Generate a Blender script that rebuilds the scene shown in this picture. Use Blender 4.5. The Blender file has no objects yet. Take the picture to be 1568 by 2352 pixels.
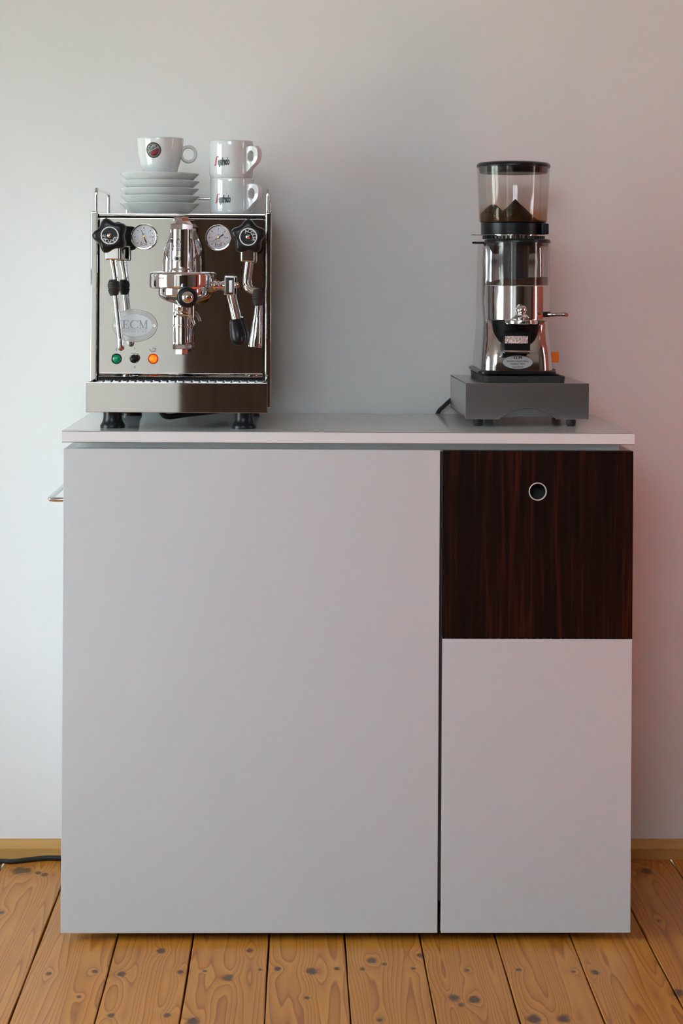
import bpy, bmesh, math, random
from mathutils import Vector, Matrix

random.seed(7)
SC = bpy.context.scene
COL = SC.collection
PI = math.pi

# ------------------------------------------------------------------ camera
F_PX = 4540.0
HORIZON = 641.0
EYE = 1.1724
CAM = Vector((0.0, -3.5, EYE))
YAW, ROLL = 0.0207, 0.0060
cam_data = bpy.data.cameras.new('camera')
cam_data.sensor_fit = 'VERTICAL'
cam_data.sensor_height = 36.0
cam_data.lens = F_PX / 2352.0 * 36.0
cam_data.shift_y = -(1176.0 - HORIZON) / 2352.0
cam_data.clip_start = 0.05
cam = bpy.data.objects.new('camera', cam_data)
CAM_R = Matrix.Rotation(-YAW, 3, 'Z') @ Matrix.Rotation(PI / 2, 3, 'X') @ Matrix.Rotation(ROLL, 3, 'Z')
cam.matrix_world = Matrix.Translation(CAM) @ CAM_R.to_4x4()
COL.objects.link(cam)
SC.camera = cam

# ------------------------------------------------------------------ light
world = bpy.data.worlds.new('sky')
SC.world = world
world.use_nodes = True
wn, wl = world.node_tree.nodes, world.node_tree.links
wn.clear()
w_tc = wn.new('ShaderNodeTexCoord'); w_sep = wn.new('ShaderNodeSeparateXYZ')
w_map = wn.new('ShaderNodeMapRange'); w_ramp = wn.new('ShaderNodeValToRGB')
w_bg = wn.new('ShaderNodeBackground'); w_out = wn.new('ShaderNodeOutputWorld')
w_map.inputs[1].default_value = -1; w_map.inputs[2].default_value = 1
wl.new(w_tc.outputs['Generated'], w_sep.inputs[0]); wl.new(w_sep.outputs[2], w_map.inputs[0])
wl.new(w_map.outputs[0], w_ramp.inputs[0]); wl.new(w_ramp.outputs[0], w_bg.inputs[0]); wl.new(w_bg.outputs[0], w_out.inputs[0])
w_ramp.color_ramp.elements[0].position = 0.485; w_ramp.color_ramp.elements[0].color = (0.50, 0.55, 0.47, 1)
w_ramp.color_ramp.elements[1].position = 0.515; w_ramp.color_ramp.elements[1].color = (0.74, 0.88, 1.0, 1)
w_bg.inputs[1].default_value = 20.0

sun_data = bpy.data.lights.new('sun', 'SUN')
sun_data.energy = 850.0
sun_data.angle = 0.009
sun_data.color = (1.0, 0.93, 0.82)
sun = bpy.data.objects.new('sun', sun_data)
SUN_DIR = Vector((-0.75, -0.10, -1.0)).normalized()
sun.rotation_euler = SUN_DIR.to_track_quat('-Z', 'Y').to_euler()
sun.location = (4, 2, 6)
COL.objects.link(sun)

SC.view_settings.view_transform = 'Standard'
SC.view_settings.look = 'None'
SC.view_settings.gamma = 1.0
SC.view_settings.use_curve_mapping = False
SC.view_settings.exposure = 0.0

# room extents
WX0, WX1, WY0, WY1, WZ = -1.75, 2.4, -5.2, 0.512, 3.35
WIN_L = [(-1.25, -0.10, 0.40, 1.70), (-4.90, -3.90, 0.10, 1.90)]      # y0, y1, z0, z1 in the left wall
WIN_F = (-1.65, 0.00, 2.05, 3.20)                                     # x0, x1, z0, z1: high window opposite the cabinet, made up for frontal fill light
WIN_R = (-0.88, -0.71, 0.95, 2.25)                                    # narrow one in the right wall

def portal(name, loc, rot, sx, sy):
    l = bpy.data.lights.new(name, 'AREA')
    l.shape = 'RECTANGLE'; l.size = sx; l.size_y = sy
    l.cycles.is_portal = True
    o = bpy.data.objects.new(name, l)
    o.location = loc; o.rotation_euler = rot
    COL.objects.link(o)
for (y0, y1, z0, z1) in WIN_L:
    portal('window_portal', (WX0 - 0.16, (y0 + y1) / 2, (z0 + z1) / 2), (0, -PI / 2, 0), z1 - z0, y1 - y0)
y0, y1, z0, z1 = WIN_R
portal('window_portal', (WX1 + 0.16, (y0 + y1) / 2, (z0 + z1) / 2), (0, PI / 2, 0), z1 - z0, y1 - y0)

x0, x1, z0, z1 = WIN_F
portal('window_portal', ((x0 + x1) / 2, WY0 - 0.10, (z0 + z1) / 2), (-PI / 2, 0, 0), x1 - x0, z1 - z0)

# ------------------------------------------------------------------ helpers
def at(px, py, Y):
    """point on the plane y = Y that the photograph shows at pixel (px, py)"""
    d = CAM_R @ Vector(((px - 784.0) / F_PX, -(py - HORIZON) / F_PX, -1.0))
    t = (Y - CAM.y) / d.y
    return CAM + d * t

def on_floor(px, py, z=0.0):
    d = CAM_R @ Vector(((px - 784.0) / F_PX, -(py - HORIZON) / F_PX, -1.0))
    return CAM + d * ((z - CAM.z) / d.z)

def mpp(Y):
    return (Y - CAM.y) / F_PX

class MB:
    """collects shapes in world coordinates; build() links them as one mesh object"""
    def __init__(self):
        self.v = []; self.f = []
    def add(self, vs, fs):
        o = len(self.v)
        self.v += [Vector(v) for v in vs]
        self.f += [tuple(i + o for i in f) for f in fs]
        return self
    def bm(self, b):
        b.verts.ensure_lookup_table()
        for i, v in enumerate(b.verts): v.index = i
        self.add([v.co.copy() for v in b.verts], [[v.index for v in f.verts] for f in b.faces])
        b.free()
        return self
    def box(self, x0, x1, y0, y1, z0, z1, bev=0.0, seg=2, rot=None):
        b = bmesh.new()
        bmesh.ops.create_cube(b, size=1.0)
        c = Vector(((x0 + x1) / 2, (y0 + y1) / 2, (z0 + z1) / 2))
        for v in b.verts:
            v.co = Vector((v.co.x * (x1 - x0), v.co.y * (y1 - y0), v.co.z * (z1 - z0)))
        if bev > 0:
            bmesh.ops.bevel(b, geom=list(b.edges), offset=bev, segments=seg, affect='EDGES', profile=0.5)
        for v in b.verts:
            if rot is not None: v.co = rot @ v.co
            v.co += c
        return self.bm(b)
    def lathe(self, prof, c, axis=(0, 0, 1), n=48, a0=0.0, flat=False):
        """prof: list of (r, h) along axis from c"""
        ax = Vector(axis).normalized()
        ref = Vector((0, 0, 1)) if abs(ax.z) < 0.9 else Vector((1, 0, 0))
        u = ax.cross(ref).normalized(); w = ax.cross(u).normalized()
        c = Vector(c)
        vs, fs, rows = [], [], []
        for r, h in prof:
            if r < 1e-7:
                rows.append([len(vs)]); vs.append(c + ax * h)
            else:
                rows.append(list(range(len(vs), len(vs) + n)))
                for k in range(n):
                    a = a0 + 2 * PI * k / n
                    vs.append(c + ax * h + (u * math.cos(a) + w * math.sin(a)) * r)
        for A, B in zip(rows, rows[1:]):
            if len(A) == 1 and len(B) == 1: continue
            for k in range(n):
                k2 = (k + 1) % n
                if len(A) == 1: fs.append((A[0], B[k2], B[k]))
                elif len(B) == 1: fs.append((A[k], A[k2], B[0]))
                else: fs.append((A[k], A[k2], B[k2], B[k]))
        return self.add(vs, fs)
    def cyl(self, p0, p1, r0, r1=None, n=24, bev=0.0):
        r1 = r0 if r1 is None else r1
        p0, p1 = Vector(p0), Vector(p1)
        L = (p1 - p0).length
        if bev > 0:
            pr = [(0, 0), (r0 - bev, 0), (r0 - bev * .3, bev * .3), (r0, bev), (r1, L - bev), (r1 - bev * .3, L - bev * .3), (r1 - bev, L), (0, L)]
        else:
            pr = [(0, 0), (r0, 0), (r1, L), (0, L)]
        return self.lathe(pr, p0, p1 - p0, n)
    def hexa(self, p0, p1, r, a0=0.0, bev=0.0):
        p0, p1 = Vector(p0), Vector(p1); L = (p1 - p0).length
        bev = bev or r * 0.08
        return self.lathe([(0, 0), (r - bev, 0), (r, bev), (r, L - bev), (r - bev, L), (0, L)], p0, p1 - p0, 6, a0)
    def tube(self, pts, r, n=14, smooth=0, caps=True):
        pts = [Vector(p) for p in pts]
        rr = list(r) if isinstance(r, (list, tuple)) else [r] * len(pts)
        if smooth:
            P, R = [], []
            for i in range(len(pts) - 1):
                a, b = pts[i], pts[i + 1]
                p0 = pts[i - 1] if i else a * 2 - b
                p3 = pts[i + 2] if i + 2 < len(pts) else b * 2 - a
                for k in range(smooth):
                    t = k / smooth
                    P.append(0.5 * ((2 * a) + (b - p0) * t + (2 * p0 - 5 * a + 4 * b - p3) * t * t + (3 * a - p0 - 3 * b + p3) * t ** 3))
                    R.append(rr[i] * (1 - t) + rr[i + 1] * t)
            P.append(pts[-1]); R.append(rr[-1])
            pts, rr = P, R
        vs, fs = [], []
        nrm = None
        for i, p in enumerate(pts):
            t = (pts[min(i + 1, len(pts) - 1)] - pts[max(i - 1, 0)]).normalized()
            if nrm is None:
                ref = Vector((0, 0, 1)) if abs(t.z) < 0.9 else Vector((1, 0, 0))
                nrm = t.cross(ref).normalized()
            else:
                nrm = (nrm - t * nrm.dot(t)).normalized()
            bn = t.cross(nrm)
            for k in range(n):
                a = 2 * PI * k / n
                vs.append(p + (nrm * math.cos(a) + bn * math.sin(a)) * rr[i])
        for i in range(len(pts) - 1):
            for k in range(n):
                k2 = (k + 1) % n
                fs.append((i * n + k, i * n + k2, (i + 1) * n + k2, (i + 1) * n + k))
        if caps:
            fs.append(tuple(range(n - 1, -1, -1)))
            fs.append(tuple((len(pts) - 1) * n + k for k in range(n)))
        return self.add(vs, fs)
    def loft(self, sections, caps=True):
        n = len(sections[0]); vs = [Vector(p) for s in sections for p in s]; fs = []
        for i in range(len(sections) - 1):
            for k in range(n):
                k2 = (k + 1) % n
                fs.append((i * n + k, i * n + k2, (i + 1) * n + k2, (i + 1) * n + k))
        if caps:
            fs.append(tuple(range(n - 1, -1, -1)))
            fs.append(tuple((len(sections) - 1) * n + k for k in range(n)))
        return self.add(vs, fs)
    def prism(self, poly, y0, y1, bev=0.0):
        """poly: list of (x, z) extruded from y0 to y1"""
        b = bmesh.new()
        vv = [b.verts.new((x, y0, z)) for x, z in poly]
        f = b.faces.new(vv)
        r = bmesh.ops.extrude_face_region(b, geom=[f])
        for e in r['geom']:
            if isinstance(e, bmesh.types.BMVert): e.co.y = y1
        if bev > 0:
            es = [e for e in b.edges if abs(e.verts[0].co.y - y0) < 1e-6 and abs(e.verts[1].co.y - y0) < 1e-6]
            bmesh.ops.bevel(b, geom=es, offset=bev, segments=2, affect='EDGES', profile=0.5)
        return self.bm(b)
    def text(self, s, size, fn, ex=0.0, shear=0.0, space=1.0, xs=1.0, bold=0.0):
        """fn maps flat letter coordinates (u right, v up) to a world point"""
        c = bpy.data.curves.new('lettering', 'FONT')
        c.body = s; c.size = size; c.align_x = 'CENTER'; c.align_y = 'CENTER'
        c.resolution_u = 3; c.shear = shear; c.space_character = space; c.extrude = ex; c.offset = bold
        o = bpy.data.objects.new('lettering', c)
        COL.objects.link(o)
        bpy.context.view_layer.update()
        dg = bpy.context.evaluated_depsgraph_get()
        me = bpy.data.meshes.new_from_object(o.evaluated_get(dg))
        vs = [fn(v.co.x * xs, v.co.y) for v in me.vertices]
        fs = [tuple(p.vertices) for p in me.polygons]
        bpy.data.objects.remove(o); bpy.data.curves.remove(c); bpy.data.meshes.remove(me)
        return self.add(vs, fs)
    def build(self, name, mat, parent=None, smooth=35.0, fix=True, xf=None):
        root = parent
        while root is not None and root.parent is not None: root = root.parent
        base = root.location.copy() if root is not None else Vector((0, 0, 0))
        if xf is not None: self.v = [xf @ v for v in self.v]
        me = bpy.data.meshes.new(name)
        me.from_pydata([v - base for v in self.v], [], self.f)
        if fix:
            b = bmesh.new(); b.from_mesh(me)
            bmesh.ops.recalc_face_normals(b, faces=b.faces); b.to_mesh(me); b.free()
        if smooth:
            me.polygons.foreach_set('use_smooth', [True] * len(me.polygons))
            me.set_sharp_from_angle(angle=math.radians(smooth))
        me.update()
        me.materials.append(mat)
        o = bpy.data.objects.new(name, me)
        COL.objects.link(o)
        o.parent = parent
        if smooth:
            wm = o.modifiers.new('weighted_normals', 'WEIGHTED_NORMAL'); wm.keep_sharp = True; wm.weight = 60
        return o

def tag(o, label, cat=None, group=None, kind=None):
    o['label'] = label
    if cat: o['category'] = cat
    if group: o['group'] = group
    if kind: o['kind'] = kind
    return o

def thing(name, loc, label, cat, group=None):
    o = bpy.data.objects.new(name, None)
    o.empty_display_size = 0.05
    o.location = loc
    COL.objects.link(o)
    return tag(o, label, cat, group)

def struct(o):
    o['kind'] = 'structure'
    return o

# ------------------------------------------------------------------ materials
def new_mat(name):
    m = bpy.data.materials.new(name); m.use_nodes = True
    nt = m.node_tree
    return m, nt, nt.nodes['Principled BSDF']

def plain(name, col, rough=0.5, metal=0.0, var=0.05, scale=30.0, bump=0.0, bscale=200.0, coat=0.0, spec=0.5, rvar=0.0, stretch=(1, 1, 1), emit=0.0, aniso=0.0):
    m, nt, p = new_mat(name)
    tc = nt.nodes.new('ShaderNodeTexCoord'); mp = nt.nodes.new('ShaderNodeMapping')
    mp.inputs['Scale'].default_value = stretch
    nt.links.new(tc.outputs['Object'], mp.inputs[0])
    nz = nt.nodes.new('ShaderNodeTexNoise'); nz.inputs['Scale'].default_value = scale; nz.inputs['Detail'].default_value = 4
    nt.links.new(mp.outputs[0], nz.inputs['Vector'])
    rp = nt.nodes.new('ShaderNodeValToRGB')
    rp.color_ramp.elements[0].position = 0.3; rp.color_ramp.elements[1].position = 0.7
    rp.color_ramp.elements[0].color = tuple(c * (1 - var) for c in col) + (1,)
    rp.color_ramp.elements[1].color = tuple(min(1, c * (1 + var)) for c in col) + (1,)
    nt.links.new(nz.outputs[0], rp.inputs[0]); nt.links.new(rp.outputs[0], p.inputs['Base Color'])
    p.inputs['Roughness'].default_value = rough
    p.inputs['Metallic'].default_value = metal
    p.inputs['Specular IOR Level'].default_value = spec
    p.inputs['Coat Weight'].default_value = coat
    p.inputs['Anisotropic'].default_value = aniso
    if rvar > 0:
        mr = nt.nodes.new('ShaderNodeMapRange')
        mr.inputs[3].default_value = max(0.0, rough - rvar); mr.inputs[4].default_value = rough + rvar
        nt.links.new(nz.outputs[0], mr.inputs[0]); nt.links.new(mr.outputs[0], p.inputs['Roughness'])
    if bump > 0:
        n2 = nt.nodes.new('ShaderNodeTexNoise'); n2.inputs['Scale'].default_value = bscale; n2.inputs['Detail'].default_value = 3
        nt.links.new(mp.outputs[0], n2.inputs['Vector'])
        bp = nt.nodes.new('ShaderNodeBump'); bp.inputs['Strength'].default_value = bump; bp.inputs['Distance'].default_value = 0.002
        nt.links.new(n2.outputs[0], bp.inputs['Height']); nt.links.new(bp.outputs[0], p.inputs['Normal'])
    if emit > 0:
        nt.links.new(rp.outputs[0], p.inputs['Emission Color']); p.inputs['Emission Strength'].default_value = emit
    return m

def pane_mat(name, tint=(1, 1, 1), gloss=0.06, rough=0.02, edge=0.7, stain=False):
    m = bpy.data.materials.new(name); m.use_nodes = True
    nt = m.node_tree; nt.nodes.clear()
    out = nt.nodes.new('ShaderNodeOutputMaterial'); mix = nt.nodes.new('ShaderNodeMixShader')
    tr = nt.nodes.new('ShaderNodeBsdfTransparent'); gl = nt.nodes.new('ShaderNodeBsdfGlossy')
    fr = nt.nodes.new('ShaderNodeLayerWeight'); fr.inputs[0].default_value = 0.25
    mr = nt.nodes.new('ShaderNodeMapRange'); mr.inputs[3].default_value = gloss; mr.inputs[4].default_value = edge
    nz = nt.nodes.new('ShaderNodeTexNoise'); nz.inputs['Scale'].default_value = 9
    rp = nt.nodes.new('ShaderNodeValToRGB')
    rp.color_ramp.elements[0].color = tuple(c * 0.97 for c in tint) + (1,); rp.color_ramp.elements[1].color = tint + (1,)
    nt.links.new(nz.outputs[0], rp.inputs[0]); nt.links.new(rp.outputs[0], tr.inputs[0])
    if stain:   # brown oily film that coffee left on the lower wall (object z, metres above the grinder's base)
        tc = nt.nodes.new('ShaderNodeTexCoord'); sp_ = nt.nodes.new('ShaderNodeSeparateXYZ'); nt.links.new(tc.outputs['Object'], sp_.inputs[0])
        n2 = nt.nodes.new('ShaderNodeTexNoise'); n2.inputs['Scale'].default_value = 22; nt.links.new(tc.outputs['Object'], n2.inputs['Vector'])
        ad = nt.nodes.new('ShaderNodeMath'); ad.operation = 'MULTIPLY_ADD'; ad.inputs[1].default_value = 0.03; nt.links.new(n2.outputs[0], ad.inputs[0]); nt.links.new(sp_.outputs[2], ad.inputs[2])
        m2 = nt.nodes.new('ShaderNodeMapRange'); m2.interpolation_type = 'SMOOTHSTEP'
        m2.inputs[1].default_value = 0.315; m2.inputs[2].default_value = 0.355; m2.inputs[3].default_value = 0.85; m2.inputs[4].default_value = 0.0
        nt.links.new(ad.outputs[0], m2.inputs[0])
        mc_ = nt.nodes.new('ShaderNodeMix'); mc_.data_type = 'RGBA'; mc_.inputs[7].default_value = (0.86, 0.72, 0.56, 1)
        nt.links.new(m2.outputs[0], mc_.inputs[0]); nt.links.new(rp.outputs[0], mc_.inputs[6]); nt.links.new(mc_.outputs[2], tr.inputs[0])
    gl.inputs['Roughness'].default_value = rough
    nt.links.new(fr.outputs['Fresnel'], mr.inputs[0]); nt.links.new(mr.outputs[0], mix.inputs[0])
    nt.links.new(tr.outputs[0], mix.inputs[1]); nt.links.new(gl.outputs[0], mix.inputs[2]); nt.links.new(mix.outputs[0], out.inputs[0])
    return m

M = {}
M['wall'] = plain('wall_paint', (0.80, 0.80, 0.785), 0.75, var=0.015, scale=3, bump=0.16, bscale=75, spec=0.25)
M['bounce_red'] = plain('bounce_red_paint', (0.46, 0.13, 0.085), 0.75, var=0.03, scale=3, spec=0.2)  # invented red for the unseen right wall, reddens and dims its bounced light
M['ceiling'] = plain('ceiling_paint', (0.60, 0.59, 0.57), 0.8, var=0.01, scale=3)
M['frame'] = plain('window_paint', (0.8, 0.8, 0.78), 0.4, var=0.02)
M['pane'] = pane_mat('window_glass')
M['lacquer'] = plain('white_melamine', (0.570, 0.588, 0.598), 0.38, var=0.012, scale=2.5, bump=0.02, bscale=600, spec=0.4)
M['worktop'] = plain('white_worktop', (0.80, 0.81, 0.82), 0.14, var=0.012, scale=3, spec=0.6, coat=0.35)
M['edge_band'] = plain('worktop_edge_band', (0.74, 0.73, 0.725), 0.4, var=0.012, scale=3)
M['edge'] = plain('worktop_edge_seam', (0.13, 0.12, 0.12), 0.5)
M['gap_shade'] = plain('gap_shade_dark', (0.075, 0.066, 0.060), 0.5)  # dark tone stands in for the shade in the door gap
M["strip"] = plain("recess_strip", (0.80, 0.82, 0.80), 0.4, var=0.02)
M['chrome'] = plain('chrome', (0.84, 0.84, 0.85), 0.05, 1.0, var=0.01, rvar=0.01)
M['chrome_soft'] = plain('satin_chrome', (0.72, 0.72, 0.73), 0.2, 1.0, var=0.02, rvar=0.03)
M['steel'] = plain('polished_steel', (0.61, 0.595, 0.57), 0.03, 1.0, var=0.015, scale=6, rvar=0.008, stretch=(1, 1, 6))
M['steel_side'] = plain('brushed_steel', (0.66, 0.66, 0.66), 0.32, 1.0, var=0.03, scale=40, rvar=0.05, stretch=(0.3, 0.3, 8), bump=0.03, bscale=300)
M['steel_box'] = plain('brushed_box_steel', (0.60, 0.59, 0.58), 0.24, 1.0, var=0.012, scale=40, rvar=0.015, stretch=(0.2, 1, 8))
M['alu'] = plain('polished_aluminium', (0.66, 0.66, 0.67), 0.10, 1.0, var=0.02, rvar=0.03, scale=12)
M['black'] = plain('black_plastic', (0.009, 0.009, 0.0105), 0.30, var=0.1, spec=0.28)
M['black_matt'] = plain('black_rubber', (0.014, 0.014, 0.015), 0.55, var=0.1, bump=0.05, bscale=400)
M['black_print'] = plain('black_print', (0.02, 0.02, 0.022), 0.5)
M['grey_print'] = plain('engraved_print', (0.30, 0.29, 0.28), 0.45, 0.5)
M['dark_void'] = plain('dark_interior', (0.02, 0.02, 0.02), 0.6)
M['white_print'] = plain('white_print', (0.75, 0.75, 0.74), 0.5)
M['dial'] = plain('dial_face', (0.88, 0.88, 0.92), 0.5, var=0.02)
M['brass'] = plain('brass', (0.72, 0.42, 0.14), 0.2, 1.0, var=0.05)
M['orange_dot'] = plain('orange_print', (0.8, 0.25, 0.05), 0.5)
M['porcelain'] = plain('white_porcelain', (0.70, 0.72, 0.71), 0.08, var=0.01, spec=0.55, coat=0.3)
M['red_print'] = plain('red_print', (0.50, 0.012, 0.03), 0.3, var=0.08)
M['dark_green_print'] = plain('dark_print', (0.015, 0.03, 0.03), 0.3)
M['silver_print'] = plain('silver_print', (0.55, 0.58, 0.58), 0.35)
M['gold_print'] = plain('gold_print', (0.50, 0.38, 0.16), 0.35)
M['deep_red_print'] = plain('deep_red_print', (0.09, 0.012, 0.016), 0.3)
M['green_lens'] = plain('green_lens', (0.0, 0.22, 0.085), 0.25, var=0.05, emit=0.22)
M['green_ring'] = plain('green_rim', (0.004, 0.05, 0.05), 0.3)
M['orange_lens'] = plain('orange_lens', (0.95, 0.20, 0.005), 0.25, var=0.35, scale=120, emit=1.0)
M['orange_ring'] = plain('orange_rim', (0.55, 0.06, 0.005), 0.3, emit=0.35)
M['orange_plastic'] = plain('orange_switch', (0.75, 0.14, 0.003), 0.35, emit=0.12)
M['badge'] = plain('badge_steel', (0.56, 0.55, 0.535), 0.22, 1.0, var=0.03)
M['badge_in'] = plain('badge_centre', (0.56, 0.56, 0.56), 0.38, 0.85, var=0.02)
M['hopper'] = pane_mat('clear_hopper_plastic', (0.985, 0.98, 0.975), gloss=0.02, rough=0.04, edge=0.30, stain=True)
M['doser_glass'] = pane_mat('clear_doser_plastic', (0.97, 0.97, 0.97), gloss=0.035, rough=0.04, edge=0.35)
M['gauge_glass'] = pane_mat('gauge_glass', (0.99, 0.99, 0.99), gloss=0.015, edge=0.3)
M['coffee'] = plain('ground_coffee', (0.052, 0.020, 0.008), 0.85, var=0.4, scale=260, bump=0.6, bscale=500)
M['beans'] = plain('coffee_beans', (0.042, 0.024, 0.012), 0.6, var=0.5, scale=160, bump=0.8, bscale=260)
M['oil'] = pane_mat('oily_film', (0.80, 0.62, 0.42), gloss=0.04, rough=0.15)
M['rug'] = plain('red_wool', (0.80, 0.022, 0.012), 0.9, var=0.1, scale=200, spec=0.1)
M['wardrobe'] = plain('brown_wood', (0.085, 0.055, 0.043), 0.5, var=0.3, spec=0.2, scale=6, stretch=(8, 8, 0.6))
M['deep_black'] = plain('deep_black_plastic', (0.004, 0.004, 0.0045), 0.45, var=0.1, spec=0.12)
M['grate'] = plain('dull_grate_steel', (0.36, 0.35, 0.34), 0.4, 1.0, var=0.04)
M['ring'] = plain('bright_ring_metal', (0.80, 0.77, 0.74), 0.35, 0.3, var=0.02)
M['crinkled'] = plain('crinkled_foil', (0.55, 0.52, 0.50), 0.25, 1.0, var=0.3, scale=420, bump=1.0, bscale=380)
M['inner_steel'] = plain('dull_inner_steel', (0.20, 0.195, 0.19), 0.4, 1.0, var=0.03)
M['label_metal'] = plain('label_metal', (0.52, 0.51, 0.51), 0.35, 0.35, var=0.03)

def skirting_mat():
    m, nt, p = new_mat('pine_skirting')
    tc = nt.nodes.new('ShaderNodeTexCoord'); mp = nt.nodes.new('ShaderNodeMapping'); mp.inputs['Scale'].default_value = (1.5, 40, 40)
    nz = nt.nodes.new('ShaderNodeTexNoise'); nz.inputs['Scale'].default_value = 3; nz.inputs['Detail'].default_value = 5
    rp = nt.nodes.new('ShaderNodeValToRGB')
    rp.color_ramp.elements[0].color = (0.46, 0.22, 0.055, 1); rp.color_ramp.elements[1].color = (0.62, 0.36, 0.12, 1)
    nt.links.new(tc.outputs['Object'], mp.inputs[0]); nt.links.new(mp.outputs[0], nz.inputs['Vector'])
    nt.links.new(nz.outputs[0], rp.inputs[0]); nt.links.new(rp.outputs[0], p.inputs['Base Color'])
    p.inputs['Roughness'].default_value = 0.4
    return m
M['skirting'] = skirting_mat()

# pine boards: contour grain around knots that lie where they lie in the boards
KNOTS = [(523.6, 2245.7, 1.25), (715.7, 2230.4, 1.35), (852.7, 2205.5, 1.15), (882, 2214, .6), (444, 2346, 1.35), (414.5, 2232, .8),
         (574, 2183, .8), (704, 2291.6, .6), (872.6, 2342, .7), (470.8, 2230, .5), (597, 2226.6, .5), (637, 2225, .85), (773, 2225, .6),
         (832.5, 2225, .6), (950, 2224.7, .5), (966, 2193.7, 1.0), (1483.5, 2001, 1.5), (1043.4, 2291, 1.25), (1088, 2294.9, 1.35),
         (1058.9, 2307.7, .8), (1225.6, 2340.6, 1.5), (1293.5, 2339.5, 1.4), (1555, 2279.4, 1.6), (1072.4, 2227.8, .6), (1190.7, 2227, .6),
         (1316.7, 2231, .55), (1367, 2232.9, .9), (1512.5, 2114.6, .6), (44.6, 2000, 2.0), (60, 1999, 1.6), (88, 2004.5, .9), (103, 2009, 1.0),
         (2.5, 2095.6, .8), (112, 2235.9, .7), (218, 2230.8, .7), (279, 2237, 1.0), (370, 2183.6, 1.1), (181, 2289, .5), (255, 2331.5, .8),
         (384, 2331.5, .8)]
def pine_mat():
    m, nt, p = new_mat('varnished_pine')
    N, L = nt.nodes, nt.links
    def math_(op, a, b=None, c=None):
        n = N.new('ShaderNodeMath'); n.operation = op
        for i, x in enumerate((a, b, c)):
            if x is None: continue
            if isinstance(x, (int, float)): n.inputs[i].default_value = x
            else: L.new(x, n.inputs[i])
        return n.outputs[0]
    tc = N.new('ShaderNodeTexCoord'); oi = N.new('ShaderNodeObjectInfo')
    fl = N.new('ShaderNodeVectorMath'); fl.operation = 'MULTIPLY'; fl.inputs[1].default_value = (1, 0.62, 0)
    L.new(tc.outputs['Object'], fl.inputs[0])
    kd, ks = None, None
    for (px, py, s) in KNOTS:
        g = on_floor(px, py); r = 0.0072 * s
        d = N.new('ShaderNodeVectorMath'); d.operation = 'DISTANCE'; d.inputs[1].default_value = (g.x, g.y * 0.62, 0)
        L.new(fl.outputs[0], d.inputs[0])
        q = math_('DIVIDE', d.outputs['Value'], r)
        e = math_('POWER', 2.718, math_('MULTIPLY', q, -0.42))       # wide, bends the grain
        ks = e if ks is None else math_('MAXIMUM', ks, math_('MULTIPLY', e, min(1.0, s)))
        kd = q if kd is None else math_('MINIMUM', kd, q)
    mp = N.new('ShaderNodeMapping'); mp.inputs['Scale'].default_value = (17, 0.55, 1)
    L.new(tc.outputs['Object'], mp.inputs[0])
    off = N.new('ShaderNodeVectorMath'); off.operation = 'ADD'; L.new(mp.outputs[0], off.inputs[0])
    cx = N.new('ShaderNodeCombineXYZ'); L.new(math_('MULTIPLY', oi.outputs['Random'], 57.0), cx.inputs[1]); L.new(math_('MULTIPLY', oi.outputs['Random'], 23.0), cx.inputs[0])
    L.new(cx.outputs[0], off.inputs[1])
    nz = N.new('ShaderNodeTexNoise'); nz.inputs['Scale'].default_value = 0.8; nz.inputs['Detail'].default_value = 1.5; nz.inputs['Roughness'].default_value = 0.4
    L.new(off.outputs[0], nz.inputs['Vector'])
    g = math_('ADD', math_('MULTIPLY', nz.outputs[0], 24.0), math_('MULTIPLY', ks, 2.6))
    fr = math_('FRACT', g)
    fine = N.new('ShaderNodeTexNoise'); fine.inputs['Scale'].default_value = 6; fine.inputs['Detail'].default_value = 5
    L.new(off.outputs[0], fine.inputs['Vector'])
    rp = N.new('ShaderNodeValToRGB')
    el = rp.color_ramp.elements
    el[0].position = 0.0; el[0].color = (0.56, 0.245, 0.038, 1)
    el[1].position = 1.0; el[1].color = (0.53, 0.225, 0.033, 1)
    e = el.new(0.72); e.color = (0.46, 0.178, 0.023, 1)
    e = el.new(0.90); e.color = (0.31, 0.096, 0.011, 1)
    L.new(fr, rp.inputs[0])
    big = N.new('ShaderNodeTexNoise'); big.inputs['Scale'].default_value = 3.0; L.new(tc.outputs['Object'], big.inputs['Vector'])
    mx = N.new('ShaderNodeMix'); mx.data_type = 'RGBA'; mx.blend_type = 'MULTIPLY'
    rp2 = N.new('ShaderNodeValToRGB'); rp2.color_ramp.elements[0].position = .3; rp2.color_ramp.elements[1].position = .7
    rp2.color_ramp.elements[0].color = (.84, .80, .74, 1); rp2.color_ramp.elements[1].color = (1.1, 1.08, 1.04, 1)
    L.new(math_('ADD', math_('MULTIPLY', fine.outputs[0], .5), math_('MULTIPLY', big.outputs[0], .5)), rp2.inputs[0])
    mx.inputs[0].default_value = 1.0
    L.new(rp.outputs[0], mx.inputs[6]); L.new(rp2.outputs[0], mx.inputs[7])
    # knot heart
    mk = N.new('ShaderNodeMapRange'); mk.interpolation_type = 'SMOOTHSTEP'
    mk.inputs[1].default_value = 0.55; mk.inputs[2].default_value = 1.45; mk.inputs[3].default_value = 0.93; mk.inputs[4].default_value = 0.0
    wob = N.new('ShaderNodeTexNoise'); wob.inputs['Scale'].default_value = 70; L.new(tc.outputs['Object'], wob.inputs['Vector'])
    L.new(math_('ADD', kd, math_('MULTIPLY', math_('SUBTRACT', wob.outputs[0], 0.5), 1.1)), mk.inputs[0])
    mx2 = N.new('ShaderNodeMix'); mx2.data_type = 'RGBA'
    L.new(mk.outputs[0], mx2.inputs[0]); L.new(mx.outputs[2], mx2.inputs[6]); mx2.inputs[7].default_value = (0.060, 0.022, 0.012, 1)
    L.new(mx2.outputs[2], p.inputs['Base Color'])
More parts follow.
